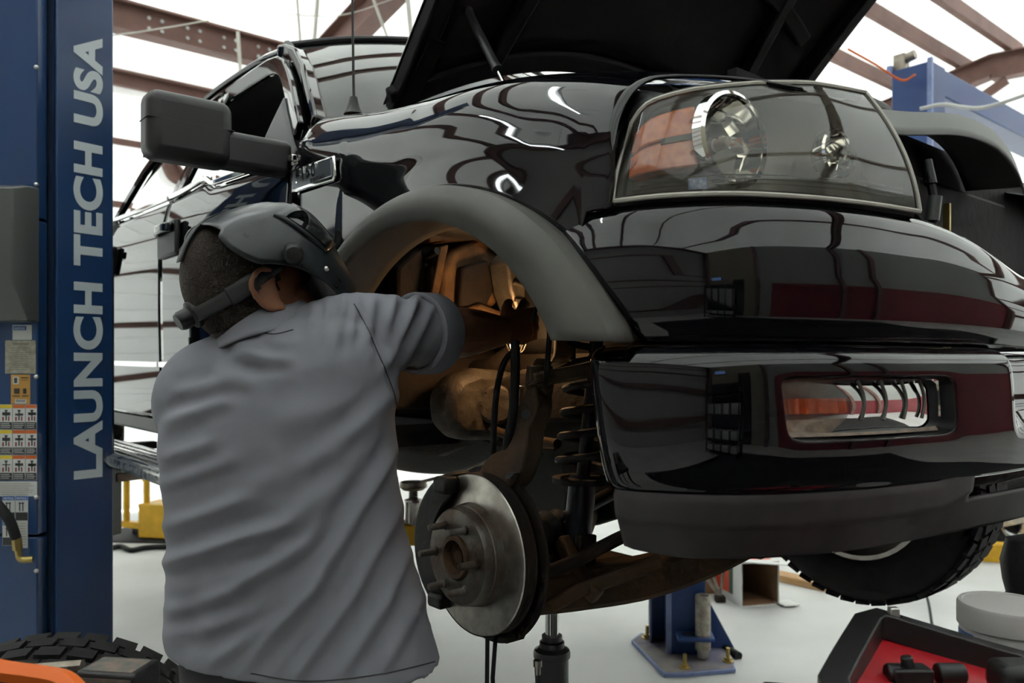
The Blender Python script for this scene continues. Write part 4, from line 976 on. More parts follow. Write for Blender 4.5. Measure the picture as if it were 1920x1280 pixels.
# rack strip and dark slotted edge on the far side
m = MB(); m.bb((NW, .04, .95), (NW+.022, .10, 1.80))
for k in range(10): m.bb((NW+.02, .05, 1.0+k*.08), (NW+.027, .09, 1.035+k*.08))
m.build('safety_rack', M_blackpl, col, sm=False)
# carriage and arm stub beside the column
m = MB(); m.prism([(NW+.0, .02), (NW+.045, .03), (NW+.045, .14), (NW, .16)], .84, 1.10); m.build('carriage', M_boxgrey, col, bevel=.006)
m = MB(); m.bb((NW+.02, .02, 1.02), (NW+.14, .14, 1.05)); m.build('arm_plate', M_galv, col, bevel=.004)
# side cover: polygon facing the camera
cv = [at(88, 684, 2.545), at(70, 684, 2.50), at(-90, 684, 2.54), at(-90, 684, 2.9), at(60, 684, 2.8)]
Ri = Matrix.Rotation(-nrz, 3, 'Z'); CO = Vector((NB.x, NB.y, 0))
def L(p): return Ri @ (Vector(p)-CO)
P = [(L(p).x, L(p).y) for p in cv]
def zpx(py, d=2.52): return CAMH+(HY-py)/FPX*d
for za, zb in ((.02, zpx(1005)), (zpx(1000), zpx(415)), (zpx(411), 3.6)):
    m = MB(); m.prism(P, za, zb); m.build('side_cover', M_blue, col, bevel=.004)
m = MB(); m.prism([(L(p).x, L(p).y) for p in (at(86, 684, 2.56), at(106, 684, 2.56), at(106, 684, 2.7), at(86, 684, 2.7))], .02, 3.6); m.build('groove', mat('dark_blue_groove', (.008,.02,.05), .5), col)
def cpt(px, py, off=0.0):
    """point on the camera-facing cover, off metres proud of it"""
    a, b = cv[1], cv[2]; n = Vector((-(b-a).y, (b-a).x, 0)).normalized(); n = n if n.y < 0 else -n
    ux = (px-CX)/FPX; d = (b-a); t = (ux*a.y-a.x)/(d.x-ux*d.y); p = a+d*t; p.z = CAMH+(HY-py)/FPX*p.y
    return L(p+n*off)
def cquad(mb, x0, y0, x1, y1, o0, o1):
    q = [cpt(x0, y1, o0), cpt(x1, y1, o0), cpt(x1, y0, o0), cpt(x0, y0, o0), cpt(x0, y1, o1), cpt(x1, y1, o1), cpt(x1, y0, o1), cpt(x0, y0, o1)]
    mb.add(q, [(0,1,2,3)[::-1], (4,5,6,7), (0,1,5,4), (1,2,6,5), (2,3,7,6), (3,0,4,7)])
for px, py in ((84, 126), (79, 346), (77, 483), (73, 706), (72, 932), (72, 1070)):
    m = MB(); m.ell(cpt(min(px, 68), py, .0), (.007, .007, .007), n=10, m=8); m.build('screw', M_screw, col)
# grey moulded motor cover
q = []
for (x0, y0, x1, y1, o) in ((-90, 352, 75, 605, .0), (-90, 354, 73, 603, .05), (-90, 362, 60, 530, .085)):
    q.append([cpt(x0, y0, o), cpt(x1, y0, o), cpt(x1, y1, o), cpt(x0, y1, o)])
m = MB(); vs = [v for r in q for v in r]; fs = [(0,1,2,3)]
for k in range(2):
    for i in range(4): fs.append((k*4+i, k*4+(i+1) % 4, (k+1)*4+(i+1) % 4, (k+1)*4+i))
fs.append((8,9,10,11)); m.add(vs, fs); o = m.build('motor_cover', M_boxgrey, col, bevel=.006, seg=3); o['label'] = 'grey moulded cover box'
# stickers
m = MB(); cquad(m, 24, 609, 60, 637, .0005, .0012); m.mi = 1; cquad(m, 26, 611, 50, 619, .0012, .0016); o = m.build('notice_sticker', [M_white, M_bink], col, sm=False)
m = MB(); cquad(m, 11, 638, 68, 700, .001, .003); dp = m.build('data_plate', M_plate, col, sm=False)
m = MB()
for k in range(11):
    y = 652+k*4; cquad(m, 18+random.randint(0, 6), y, 60-random.randint(0, 12), y+1.3, .003, .0033)
cquad(m, 24, 643, 56, 646, .003, .0033); m.build('plate_text', mat('faded_print', (.2,.19,.16), .6), dp, sm=False)
m = MB(); cquad(m, 21, 702, 57, 757, .0005, .0012); m.mi = 1; cquad(m, 25, 706, 36, 720, .0012, .0016)
m.mi = 2
for (a, b, c, d) in ((40, 707, 54, 709), (40, 712, 54, 713), (27, 708, 33, 718), (27, 728, 37, 738), (44, 728, 50, 738), (24, 741, 38, 743), (42, 741, 54, 743)): cquad(m, a, b, c, d, .0016, .0019)
m.mi = 1; cquad(m, 29, 748, 50, 756, .0012, .0016); m.mi = 2
for k in range(7): cquad(m, 31+k*2.5, 749, 32.3+k*2.5, 754, .0016, .0019)
o = m.build('warning_sticker', [M_tan, M_white, M_ink], col, sm=False); o['label'] = 'tan warning sticker with small barcode'
# grid of pictogram decals: each cell its own piece
for r in range(3):
    for c in range(4):
        x0 = -24+c*24.2; x1 = min(x0+23.2, 69.5); y0 = 758+r*47.5
        if x1 < 0: continue
        m = MB(); cquad(m, x0, y0, x1, y0+46.5, .0005, .0012); m.mi = 1 if c < 2 else 2; cquad(m, x0+.5, y0+.5, x1-.5, y0+7, .0012, .0016)
        m.mi = 3; cquad(m, x0+.5, y0+33, x1-.5, y0+46, .0012, .0016)
        rr = random.Random(r*7+c)
        cx = (x0+min(x0+23.2, 80))/2; cx = min(cx, x1-4)
        cquad(m, cx-7 if cx-7 > x0 else x0+1, y0+14+rr.random()*3, min(cx+8, x1-.6), y0+19+rr.random()*2, .0012, .0016)
        cquad(m, cx-1, y0+11, cx+1.5, y0+30, .0012, .0016); cquad(m, cx-2.5, y0+10, cx+3, y0+13, .0012, .0016)
        m.mi = 4; cquad(m, max(x0+1, cx-7), y0+23, max(x0+3, cx-4), y0+31, .0012, .0016)
        if x1-cx > 8: cquad(m, cx+4, y0+22, cx+6.5, y0+31, .0012, .0016)
        m.mi = 5
        for k in range(3): cquad(m, x0+2, y0+35.5+k*3.4, x1-2-rr.random()*4, y0+36.6+k*3.4, .0016, .0019)
        m.build('pictogram_decal', [M_white, M_yel, M_orn, M_ink, M_redw, M_white], col, sm=False)
m = MB(); cquad(m, -24, 902, 70, 930, .0005, .0012); m.mi = 1
for k in range(6): cquad(m, -20, 906+k*4, 64-random.randint(0, 10), 907.2+k*4, .0012, .0015)
m.build('instruction_decal', [M_white, M_plate], col, sm=False)
for y0 in (929, 976):
    for c in range(2):
        x0 = 5+c*24.5
        if y0 > 950 and c: 
            m = MB(); cquad(m, x0, y0, x0+23, y0+51, .0005, .0012); m.mi = 1
            for k in range(9): cquad(m, x0+2, y0+4+k*5, x0+20, y0+5.3+k*5, .0012, .0015)
            m.build('notice_decal', [M_white, M_plate], col, sm=False); continue
        m = MB(); cquad(m, x0, y0, x0+23.5, y0+46.5, .0005, .0012); m.mi = 1; cquad(m, x0+.6, y0+.6, x0+23, y0+8.5, .0012, .0016)
        m.mi = 2; cquad(m, x0+.6, y0+31, x0+23, y0+46, .0012, .0016); cquad(m, x0+7, y0+12, x0+9, y0+29, .0012, .0016); cquad(m, x0+13, y0+12, x0+15, y0+29, .0012, .0016); cquad(m, x0+6, y0+13, x0+16, y0+15, .0012, .0016)
        o = m.build('notice_decal', [M_white, M_bink, M_ink], col, sm=False)
def notice(px, py, sz):
    p = cpt(px, py, .0022); a, b = cpt(0, py), cpt(60, py); ang = math.atan2((b-a).y, (b-a).x)
    M = Matrix.Translation(p) @ Matrix.Rotation(ang, 4, 'Z') @ Matrix(((1,0,0,0),(0,0,-1,0),(0,1,0,0),(0,0,0,1)))
    text_mesh('NOTICE', sz, 'notice_lettering', M_white, col, M, .02, .0003)
notice(28.5, 617.5, .0095); notice(7.5, 935.5, .0095); notice(32, 935.5, .0095); notice(7.5, 982.5, .0095)
# hydraulic hose with its brass elbow
m = MB(); m.tube([cpt(-60, 905, .03), cpt(-10, 915, .05), cpt(18, 940, .05), cpt(38, 970, .045), cpt(46, 1005, .035)], .015, n=12, sm=24); ho = m.build('hydraulic_hose', M_rubber, col)
m = MB(); m.tube([cpt(47, 1004, .035), cpt(48, 1030, .03), cpt(52, 1044, .028), cpt(68, 1046, .015)], .010, n=10, sm=16); m.cyl(cpt(46.5, 1003, .035), cpt(47.5, 1026, .032), .014, n=6); m.build('elbow_fitting', M_brass, ho)

# ------------------------------------------------------------------ far lift column with base plate
FB = ground(1272, 1226); fd = FB.y
fc = empty('lift_column', (FB.x, FB.y, 0), math.radians(-6)); tag(fc, 'blue lift post bolted to the floor behind the raised truck', 'lift post')
def fx(px, d=fd): return (px-CX)/FPX*d-FB.x
w0, w1, w2, w3 = fx(1224), fx(1250), fx(1257), fx(1319)
m = MB(); m.bb((w1, -.06, .02), (w3, .18, 3.3)); m.build('column', M_blue2, fc, bevel=.004)
m = MB(); m.bb((w0-.004, .16, .02), (w1, .24, 3.3)); m.bb((w0-.004, .10, .02), (w0+.010, .24, 3.3)); m.build('channel', M_blue2, fc)
m = MB(); m.bb((w1-.006, -.066, .02), (w2, -.05, 3.3)); m.bb((w0-.008, .085, .02), (w0+.002, .105, 3.3)); m.build('worn_flange_edge', M_bluew, fc)
def fl_(px, py): p = ground(px, py, .02)-Vector((FB.x, FB.y, 0)); return (Matrix.Rotation(math.radians(6), 3, 'Z') @ p).to_2d()
pl = [fl_(1245, 1262), fl_(1287, 1262), fl_(1380, 1253), fl_(1372, 1230), fl_(1340, 1192), fl_(1200, 1186), fl_(1184, 1199)]
m = MB(); m.prism([tuple(p) for p in pl], .0, .02); m.build('base_plate', [M_bluew], fc, bevel=.003)
m = MB(); c_ = sum((p for p in pl), Vector((0, 0)))/len(pl); m.prism([tuple(c_.lerp(p, .965)) for p in pl], .0195, .0215); m.build('plate_grime', M_grime, fc)
m = MB(); m.prism([(w3, .02), (w3+.155, .02), (w3+.005, .30)], .045, .06, 'y'); m.build('gusset', M_blue2, fc)
for px, py in ((1284, 1252), (1365, 1240), (1213, 1196)):
    p = fl_(px, py); m = MB(); m.cyl((p.x, p.y, .0215), (p.x, p.y, .04), .018, n=6); m.cyl((p.x, p.y, .03), (p.x, p.y, .085), .009, n=10); m.cyl((p.x, p.y, .0215), (p.x, p.y, .026), .026, n=14); m.build('anchor_bolt', M_brass, fc)
m = MB(); m.bb((w1+.04, -.16, .115), (w3+.03, -.05, .135)); rk = m.build('adapter_rack', M_blue2, fc, bevel=.004)
m = MB(); m.cyl((w1+.09, -.11, .1352), (w1+.09, -.11, .1356), .033, n=20); m.build('rack_hole', M_ink, rk)
p = Vector((w3-.02, -.115, 0))
t = empty('pipe_adapter', Vector((FB.x, FB.y, 0))+Matrix.Rotation(math.radians(-6), 3, 'Z') @ Vector((p.x, p.y, .0)), 0)
tag(t, 'worn galvanised pipe adapter standing in the rack of the far lift post', 'pipe')
m = MB(); m.lathe([(.030, .07), (.036, .07), (.036, .325), (.030, .325), (.030, .07)], (0, 0, 0), (0, 0, 1), 24); m.build('sleeve', mat('worn_galvanised', (.5,.47,.4), .5, .5, col2=(.3,.27,.22), vscale=40), t, ang=30)
m = MB(); m.cyl((0, 0, .03), (0, 0, .075), .026, n=20); m.build('spigot', M_steel, t)
m = MB(); m.tube([ground(1360, 1222)+Vector((0, 0, .02)), ground(1385, 1236)+Vector((0, 0, .015))], .022, n=10); tag(m.build('pry_bar', M_rubber), 'short black bar lying beside the far lift post base', 'bar')

# ------------------------------------------------------------------ second lift further back: post, crossbeam, arm, wheel
P2 = at(1722, 684, 5.8)
c2 = empty('overhead_lift', (P2.x, P2.y, 0), TH); tag(c2, 'blue lift post with overhead crossbeam at upper right behind the hood', 'lift')
m = MB(); m.bb((-.14, -.12, 0), (.14, .12, 3.56)); m.build('post', M_blue2, c2, bevel=.01)
m = MB(); m.bb((-.16, .05, 3.38), (.10, 3.3, 3.58)); m.build('crossbeam', M_blue2, c2, bevel=.01)
m = MB(); m.bb((-.17, -.13, 3.54), (-.135, 3.3, 3.60)); m.bb((.115, -.13, 0), (.146, -.10, 3.58)); m.build('worn_edge', M_bluew, c2)
m = MB(); m.bb((-.14, 3.2, 0), (.14, 3.44, 3.56)); m.build('post', M_blue2, c2, bevel=.01)
m = MB(); m.box((-.1, -.05, 3.62), (.08, .08, .12)); m.cyl((-.1, -.05, 3.64), (.0, -.05, 3.66), .035, n=14); m.build('pulley', M_galv, c2)
wire('orange_cable', [at(1590, 92, 5.6), at(1640, 120, 5.65), at(1690, 150, 5.7), at(1716, 140, 5.6)], .008, M_orange, 'thin orange-red cable strung to the top of the upper right lift', 'cable')
wire('white_cable', [at(1725, 204, 5.3), at(1770, 196, 5.2), at(1840, 202, 5.0), at(1935, 174, 4.8)], .012, M_white, 'white cable drooping in front of the blue crossbeam at upper right', 'cable')
# parked vehicle at the right edge: only the wheel hangs into view
wp_ = at(1915, 968, 6.2)
bw = empty('hanging_wheel', wp_, math.radians(-8)); tag(bw, 'silver spoked wheel of another raised vehicle at the right edge', 'wheel')
m = MB(); m.lathe([(.19, -.09), (.22, -.11), (.28, -.11), (.315, -.09), (.32, 0), (.315, .09), (.28, .11), (.22, .11), (.19, .09)], (0, 0, 0), (0, -1, 0), 48); m.build('tyre', M_tyre, bw)
m = MB(); m.lathe([(.195, .095), (.205, .105), (.195, .108), (.18, .08), (.17, .02), (.17, -.08), (.195, -.09)], (0, 0, 0), (0, -1, 0), 40)
for k in range(6):
    a = math.radians(60*k+15); m.sweep([Vector((math.cos(a)*.03, -.085, math.sin(a)*.03)), Vector((math.cos(a)*.19, -.08, math.sin(a)*.19))], .045, .025, up=(0, 1, 0))
m.lathe([(0, .11), (.045, .105), (.05, .07), (0, .06)], (0, 0, 0), (0, -1, 0), 18); m.build('rim', M_brush, bw)
m = MB(); m.cyl((0, .02, 0), (0, .05, 0), .15, n=24); m.build('brake_disc', M_under, bw)
m = MB(); m.tube([(0, .05, 0), (.2, .3, .05), (.9, .6, .10)], .05, n=10); m.bb((.3, .2, .05), (1.6, .9, .5)); m.build('axle', M_under, bw)
ya = ground(1870, 1052)
arm = empty('swing_arm', (ya.x, ya.y, 0), math.radians(-12)); tag(arm, 'yellow telescopic lift arm on the floor at the right edge', 'lift arm')
m = MB(); m.bb((-.20, -.05, .0), (.10, .07, .13)); m.build('outer_arm', M_yellow, arm, bevel=.008)
m = MB(); m.bb((.10, -.035, .012), (.55, .055, .115)); m.build('inner_arm', M_yellow, arm, bevel=.006)
# ------------------------------------------------------------------ carton, scrap, plank
bq = [ground(1392, 1139), ground(1454, 1134)]
dx = (bq[1]-bq[0]); rzb = math.atan2(dx.y, dx.x); bw_ = dx.length+.02
ct = empty('open_carton', (bq[0].x, bq[0].y, 0), rzb); tag(ct, 'open white and red printed carton lying on its side', 'carton')
m = MB(); bd = .42; bh = .255
m.bb((0, 0, 0), (bw_, bd, .006)); m.bb((0, 0, bh), (bw_, bd, bh+.006)); m.bb((-.006, 0, 0), (0, bd, bh+.006)); m.bb((bw_, 0, 0), (bw_+.006, bd, bh+.006)); m.bb((0, bd, 0), (bw_, bd+.006, bh)); m.build('panel', M_card, ct, sm=False)
m = MB(); m.bb((.003, .01, .0065), (bw_-.003, bd-.01, .009)); m.bb((.001, .01, .01), (.004, bd-.002, bh-.001)); m.bb((bw_-.004, .01, .01), (bw_-.001, bd, bh-.001)); m.bb((0, bd-.006, 0), (bw_, bd-.002, bh)); m.build('inside', M_cardb, ct, sm=False)
m = MB(); m.box((bw_+.045, -.015, .012), (.10, .11, .006)); m.build('flap', M_card, ct, sm=False)
m = MB(); m.box((bw_*.5, -.02, bh+.01), (bw_+.08, .09, .006), Matrix.Rotation(.12, 3, 'Y')); m.build('flap', M_card, ct, sm=False)
m = MB(); m.bb((.02, .05, bh+.006), (bw_-.01, .19, bh+.008)); m.bb((.02, .24, bh+.006), (bw_-.01, .40, bh+.008)); m.bb((-.0085, .14, .05), (-.006, .40, .20)); m.build('red_print', M_cardr, ct, sm=False)
m = MB(); m.bb((-.0, .19, bh+.0061), (bw_-.02, .235, bh+.0078)); m.bb((-.008, .10, .05), (-.006, .14, .22)); m.build('green_print', M_cardg, ct, sm=False)
bb_ = ground(1328, 1114)
m = MB(); m.bb((-.07, 0, 0), (.05, .25, .17)); o = m.build('cardboard_box', M_cardb, bevel=.003, loc=bb_, rot=(0, 0, .3)); tag(o, 'small brown cardboard box between the far lift post and the open carton', 'box')
sw = ground(1350, 1128); ws = empty('wire_stand', sw, 0); tag(ws, 'bent metal wire stand leaning against the open carton', 'stand')
m = MB(); m.tube([(-.12, .10, .22), (.0, .0, .03)], .012, n=8); m.build('strut', M_galv, ws)
m = MB(); m.tube([(-.06, .04, .25), (.0, .0, .03)], .009, n=8); m.tube([(.04, .03, .28), (.0, .0, .03)], .009, n=8); m.build('strut', M_galv, ws)
m = MB(); m.box((.0, .0, .02), (.06, .05, .04)); m.build('foot', M_rustdark, ws, bevel=.006)
pk = [ground(1462, 1091), ground(1546, 1110)]; dv = pk[1]-pk[0]
m = MB(); m.bb((-.2, 0, 0), (dv.length, .12, .045)); o = m.build('wood_plank', M_wood, bevel=.003, loc=pk[0], rot=(0, 0, math.atan2(dv.y, dv.x))); tag(o, 'pine plank lying on the floor behind the open carton', 'plank')
wire('floor_cable', [ground(1735, 1108), ground(1742, 1135), ground(1748, 1175), ground(1760, 1250)], .008, M_rubber, 'thin dark cable on the floor below the far front tyre', 'cable')
# ------------------------------------------------------------------ yellow frame on the floor behind the lettered post
yb = ground(268, 1010); yf = empty('yellow_frame', (yb.x, yb.y, 0), math.radians(-14)); tag(yf, 'yellow steel lift arm with square guard hoop behind the lettered post', 'lift arm')
def ypx(px): return (px-268)/FPX*yb.y
def ypz(py): return CAMH+(HY-py)/FPX*yb.y
m = MB(); m.tube([(ypx(232), 0, ypz(985)), (ypx(232), 0, ypz(900)), (ypx(238), 0, ypz(893)), (ypx(268), 0, ypz(893)), (ypx(276), 0, ypz(902)), (ypx(277), 0, ypz(985))], .026, n=10); m.sweep([(ypx(225), 0, ypz(983)), (ypx(280), 0, ypz(986))], .05, .05); m.build('guard_hoop', M_yellow, yf)
m = MB(); m.bb((ypx(268), -.06, ypz(1005)), (ypx(345), .2, ypz(942))); m.build('arm_box', M_yellow, yf, bevel=.01)
m = MB(); m.sweep([(ypx(262), .05, ypz(888)), (ypx(300), .05, ypz(893)), (ypx(350), .05, ypz(912))], .1, .035); m.build('upper_rail', M_yellow, yf)
m = MB(); m.bb((ypx(210), -.06, ypz(892)), (ypx(262), .16, ypz(872))); m.cyl((ypx(238), .04, ypz(873)), (ypx(238), .04, ypz(866)), .055, n=18); m.build('lift_pad', M_galv, yf, bevel=.006)
m = MB(); m.bb((ypx(226), .1, .0), (ypx(345), .3, ypz(985))); m.build('base', M_under, yf)
m = MB(); m.bb((0, 0, 0), (.62, .5, .36)); o = m.build('wood_crate', M_cardb, bevel=.004, loc=yb+Vector((.14, .7, 0)), rot=(0, 0, .3)); tag(o, 'pale brown crate half hidden behind the yellow lift arm', 'crate')
m = MB(); pts = [ground(190, 1036), ground(225, 1029), ground(245, 1036), ground(270, 1032), ground(300, 1030), ground(350, 1030)]
m.tube([p+Vector((0, 0, .02)) for p in pts], .02, n=8, sm=40); tag(m.build('air_hose', M_rubber), 'black hose snaking on the floor in front of the yellow lift arm', 'hose')
g = ground(262, 1018); m = MB(); m.bb((-.45, 0, .0), (.7, .6, .012)); o = m.build('floor_mat', M_rubber, loc=g, rot=(0, 0, -.1)); tag(o, 'dark rubber mat under the yellow lift arm', 'mat')
# lift pad and screw under the frame, seen left of the brake rotor
lp = at(775, 684, 2.75); lpz = CAMH+(HY-912)/FPX*2.75
t = empty('lift_arm_pad', (lp.x, lp.y, 0), 0); tag(t, 'round steel lift pad on a threaded screw under the truck frame', 'lift pad')
def lz(py): return CAMH+(HY-py)/FPX*2.75
m = MB(); m.lathe([(0, lz(902)), (.045, lz(903)), (.048, lz(912)), (.035, lz(918)), (0, lz(918))], (0, 0, 0), (0, 0, 1), 24); m.build('saddle', M_galv, t)
m = MB(); m.lathe([(.017 if k % 2 else .014, lz(918)-.003*k) for k in range(16)], (0, 0, 0), (0, 0, 1), 16); m.build('screw', M_steel, t)
m = MB(); m.lathe([(0, lz(936)), (.030, lz(936)), (.031, lz(940)), (.028, lz(942)), (.028, lz(985)), (0, lz(985))], (0, 0, 0), (0, 0, 1), 20); m.build('sleeve', M_steel, t)
m = MB(); m.sweep([(.05, .03, lz(1000)), (-.25, -.02, lz(1000)), (-.62, -.05, lz(1000))], .10, .075); m.build('arm', M_yellow, t, bevel=.008)
m = MB(); m.bb((-.70, -.13, 0), (-.56, .05, lz(995))); m.build('support', M_yellow, t, bevel=.01)
# ------------------------------------------------------------------ under-hoist stand
sp_ = TW(-.01, -.66, 0); st = empty('hoist_stand', (sp_.x, sp_.y, 0), 0); tag(st, 'tall under-hoist stand with chrome ram holding up the lower control arm', 'stand')
d_ = sp_.y
def sz(py): return CAMH+(HY-py)/FPX*d_
m = MB(); m.cyl((0, 0, sz(1200)), (0, 0, sz(1128)), .0145, n=20); m.build('ram', M_chrome, st)
m = MB(); m.lathe([(0, sz(1190)), (.022, sz(1190)), (.022, sz(1200)), (.027, sz(1202)), (.027, sz(1212)), (.038, sz(1217)), (.040, sz(1222)), (.040, sz(1230)), (.036, sz(1232)), (.036, .10), (0, .10)], (0, 0, 0), (0, 0, 1), 28); m.build('body', mat('dark_grey_stand', (.05,.05,.05), .4), st, ang=30)
for k in range(4):
    a = math.radians(45+90*k); m = MB(); m.sweep([(0, 0, .12), (math.cos(a)*.26, math.sin(a)*.26, .02)], .05, .04); m.build('leg', M_blackpl, st)
wire('air_line', [at(1008, 1262, 1.44), at(1009, 1300, 1.44), at(1010, 1450, 1.44), at(1004, 1900, 1.44), Vector((.0, 1.42, .03)), Vector((-.1, 1.40, .012)), Vector((-.3, 1.2, .012))], .005, M_rubber, 'black air line with chrome tip standing beside the hoist stand', 'air line')
m = MB(); a, b = at(1008, 1264, 1.44), at(1008, 1237, 1.44); m.cyl(a, a.lerp(b, .55), .0055, n=10); m.cyl(a.lerp(b, .55), b, .008, n=10); tag(m.build('air_coupler', M_steel), 'small knurled coupler on top of the black air line', 'coupler')
# ------------------------------------------------------------------ the mechanic
def remesh(mb, voxel, iters, name, mt, parent=None, disp=None, sm=.5):
    me = bpy.data.meshes.new(name); me.from_pydata([tuple(v) for v in mb.v], [], mb.f)
    bm = bmesh.new(); bm.from_mesh(me); bmesh.ops.recalc_face_normals(bm, faces=bm.faces); bm.to_mesh(me); bm.free()
    tmp = bpy.data.objects.new('tmp', me); COL.objects.link(tmp)
    r = tmp.modifiers.new('r', 'REMESH'); r.mode = 'VOXEL'; r.voxel_size = voxel
    s = tmp.modifiers.new('s', 'SMOOTH'); s.iterations = iters; s.factor = sm
    dg = bpy.context.evaluated_depsgraph_get(); out = bpy.data.meshes.new_from_object(tmp.evaluated_get(dg))
    bpy.data.objects.remove(tmp); bpy.data.meshes.remove(me)
    if disp:
        nn = [v.normal.copy() for v in out.vertices]
        for v, n in zip(out.vertices, nn): v.co += n*disp(v.co, n)
    out.name = name; out.materials.clear(); out.materials.append(mt)
    for p in out.polygons: p.use_smooth = True
    o = bpy.data.objects.new(name, out); COL.objects.link(o)
    if parent is not None: o.parent = parent
    return o
def proj(p): return CX+FPX*p.x/p.y, HY-FPX*(p.z-CAMH)/p.y
PB = Vector((-.40, 1.44, 0))
man = empty('person', PB); tag(man, 'mechanic in grey work shirt and raised-chin welding helmet reaching into the wheel well', 'person')
def q(px, py, d): return at(px, py, d)-PB
def ring(py, cx, hw, d, hd, tilt=0.0, e=2.4):
    c = q(cx, py, d); w = hw/FPX*d
    return (c, Vector((w*.985, -.10*w, tilt*w)), Vector((.10*hd, hd, .0)), e)
def limb(mb, pts, rad, n=16, sm=10, e=2.0):
    P = crom(pts, sm); m_ = len(P)
    rings = []; u = None
    for i, p in enumerate(P):
        t = (P[min(i+1, m_-1)]-P[max(i-1, 0)]).normalized()
        u = t.orthogonal().normalized() if u is None else (u-t*u.dot(t)).normalized(); w = t.cross(u); r = interp(rad, i/(m_-1))
        rings.append((p, u*r, w*r, e))
    mb.loft(rings, n)
# head frame
HF = Vector((.66, .55, .50)).normalized(); HU = (Vector((0, 0, 1))-HF*HF.z).normalized(); HR = HF.cross(HU).normalized()
HC = q(470, 540, 1.42)
HM = Matrix((HF, HR, HU)).transposed()
def hp(f, r, u): return HC+HF*f+HR*r+HU*u
# ---- body: one continuous skin surface
b = MB()
b.ell(hp(0, 0, .015), (.098, .076, .108), HM, 28, 18); b.ell(hp(.035, 0, -.06), (.062, .058, .065), HM, 20, 14)
b.ell(hp(.102, 0, -.015), (.018, .012, .026), HM, 12, 8); b.ell(hp(.09, 0, -.06), (.012, .024, .008), HM, 12, 8); b.ell(hp(.075, 0, -.105), (.022, .026, .018), HM, 12, 8)
for s_ in (-1, 1):
    b.ell(hp(-.010, s_*.078, -.012), (.022, .009, .032), HM @ Matrix.Rotation(.25, 3, 'Y'), 16, 12)
    b.tube([hp(.012, s_*.080, .004), hp(.008, s_*.090, .024), hp(-.014, s_*.096, .030), hp(-.034, s_*.097, .016), hp(-.036, s_*.095, -.010), hp(-.022, s_*.090, -.034), hp(-.004, s_*.082, -.046)], .0062, n=10, sm=26)
    b.ell(hp(-.002, s_*.082, -.042), (.011, .008, .012), HM, 10, 8)
    b.ell(hp(.078, s_*.03, .02), (.012, .016, .010), HM, 10, 8)
NK = q(500, 618, 1.43)
limb(b, [hp(-.035, 0, -.04), HC.lerp(NK, .6)+Vector((0, 0, -.01)), NK+Vector((.02, 0, -.06))], [(0, .056), (.6, .056), (1, .07)], 18, 8)
SHR, ELR, WRR, HDR = q(680, 622, 1.42), q(838, 624, 1.62), q(938, 620, 1.78), q(980, 612, 1.835)
SHL, ELL, WRL, HDL = q(385, 735, 1.42), q(450, 770, 1.66), q(560, 700, 1.80), q(600, 690, 1.84)
b.loft([ring(1230, 560, 175, 1.44, .10), ring(1100, 550, 165, 1.44, .095), ring(950, 535, 160, 1.43, .09), ring(800, 530, 170, 1.43, .10), ring(700, 535, 165, 1.43, .09, .2), ring(645, 545, 110, 1.43, .07, .25)], 24)
def arm(sh, el, wr, hd, curl, side):
    limb(b, [sh, sh.lerp(el, .5), el, el.lerp(wr, .45), wr], [(0, .058), (.25, .055), (.48, .051), (.62, .054), (.8, .048), (1, .034)], 16, 18)
    ax = (hd-wr).normalized(); up = (Vector((0, 0, 1))-ax*ax.z).normalized(); sd = ax.cross(up).normalized()   # sd: away from / toward the palm
    b.loft([(wr-ax*.01, up*.028, sd*.020, 2.2), (wr+ax*.03, up*.036, sd*.019, 2.4), (wr+ax*.07, up*.043, sd*.018, 2.6), (wr+ax*.095, up*.040, sd*.015, 2.6)], 16)
    for k, (ln, off) in enumerate(((.088, .032), (.098, .011), (.090, -.010), (.070, -.030))):
        p0 = wr+ax*.082+up*off; c = curl
        p1 = p0+ax*ln*.42; p2 = p1+(ax*math.cos(c)+sd*side*math.sin(c))*ln*.34; p3 = p2+(ax*math.cos(2.1*c)+sd*side*math.sin(2.1*c))*ln*.28
        limb(b, [p0, p1, p2, p3], [(0, .0098), (.6, .0088), (1, .0068)], 10, 9)
    t0 = wr+ax*.03+up*.030+sd*side*.008
    limb(b, [t0, t0+ax*.028+up*.022+sd*side*.016, t0+ax*.055+up*.026+sd*side*.034, t0+ax*.072+up*.018+sd*side*.044], [(0, .014), (.5, .0115), (1, .0085)], 10, 9)
arm(SHR, ELR, WRR, HDR, .85, -1); arm(SHL, ELL, WRL, HDL, .8, -1)
for s_, hx in ((-1, 500), (1, 615)):
    h_ = q(hx, 1230, 1.44); kn_ = Vector((h_.x-.01*s_, h_.y-.02, .50)); an_ = Vector((h_.x+.01*s_, h_.y-.06, .09))
    limb(b, [h_, h_.lerp(kn_, .5), kn_, kn_.lerp(an_, .4), an_, an_+Vector((0, .01, -.05))], [(0, .095), (.3, .082), (.5, .058), (.65, .056), (.95, .038), (1, .04)], 16, 18)
    b.loft([(an_+Vector((0, -.06, -.05)), Vector((.03, 0, 0)), Vector((0, 0, .03)), 2.4), (an_+Vector((0, .02, -.045)), Vector((.04, 0, 0)), Vector((0, 0, .035)), 2.4), (an_+Vector((0, .16, -.06)), Vector((.042, 0, 0)), Vector((0, 0, .02)), 2.4)], 14)
body = remesh(b, .0058, 3, 'body', M_skin, man)
# ---- eyes (behind the helmet)
for s_ in (-1, 1):
    m = MB(); m.ell(hp(.083, s_*.03, .02), (.011, .012, .011), HM, 12, 8); m.build('eye', M_white, man)
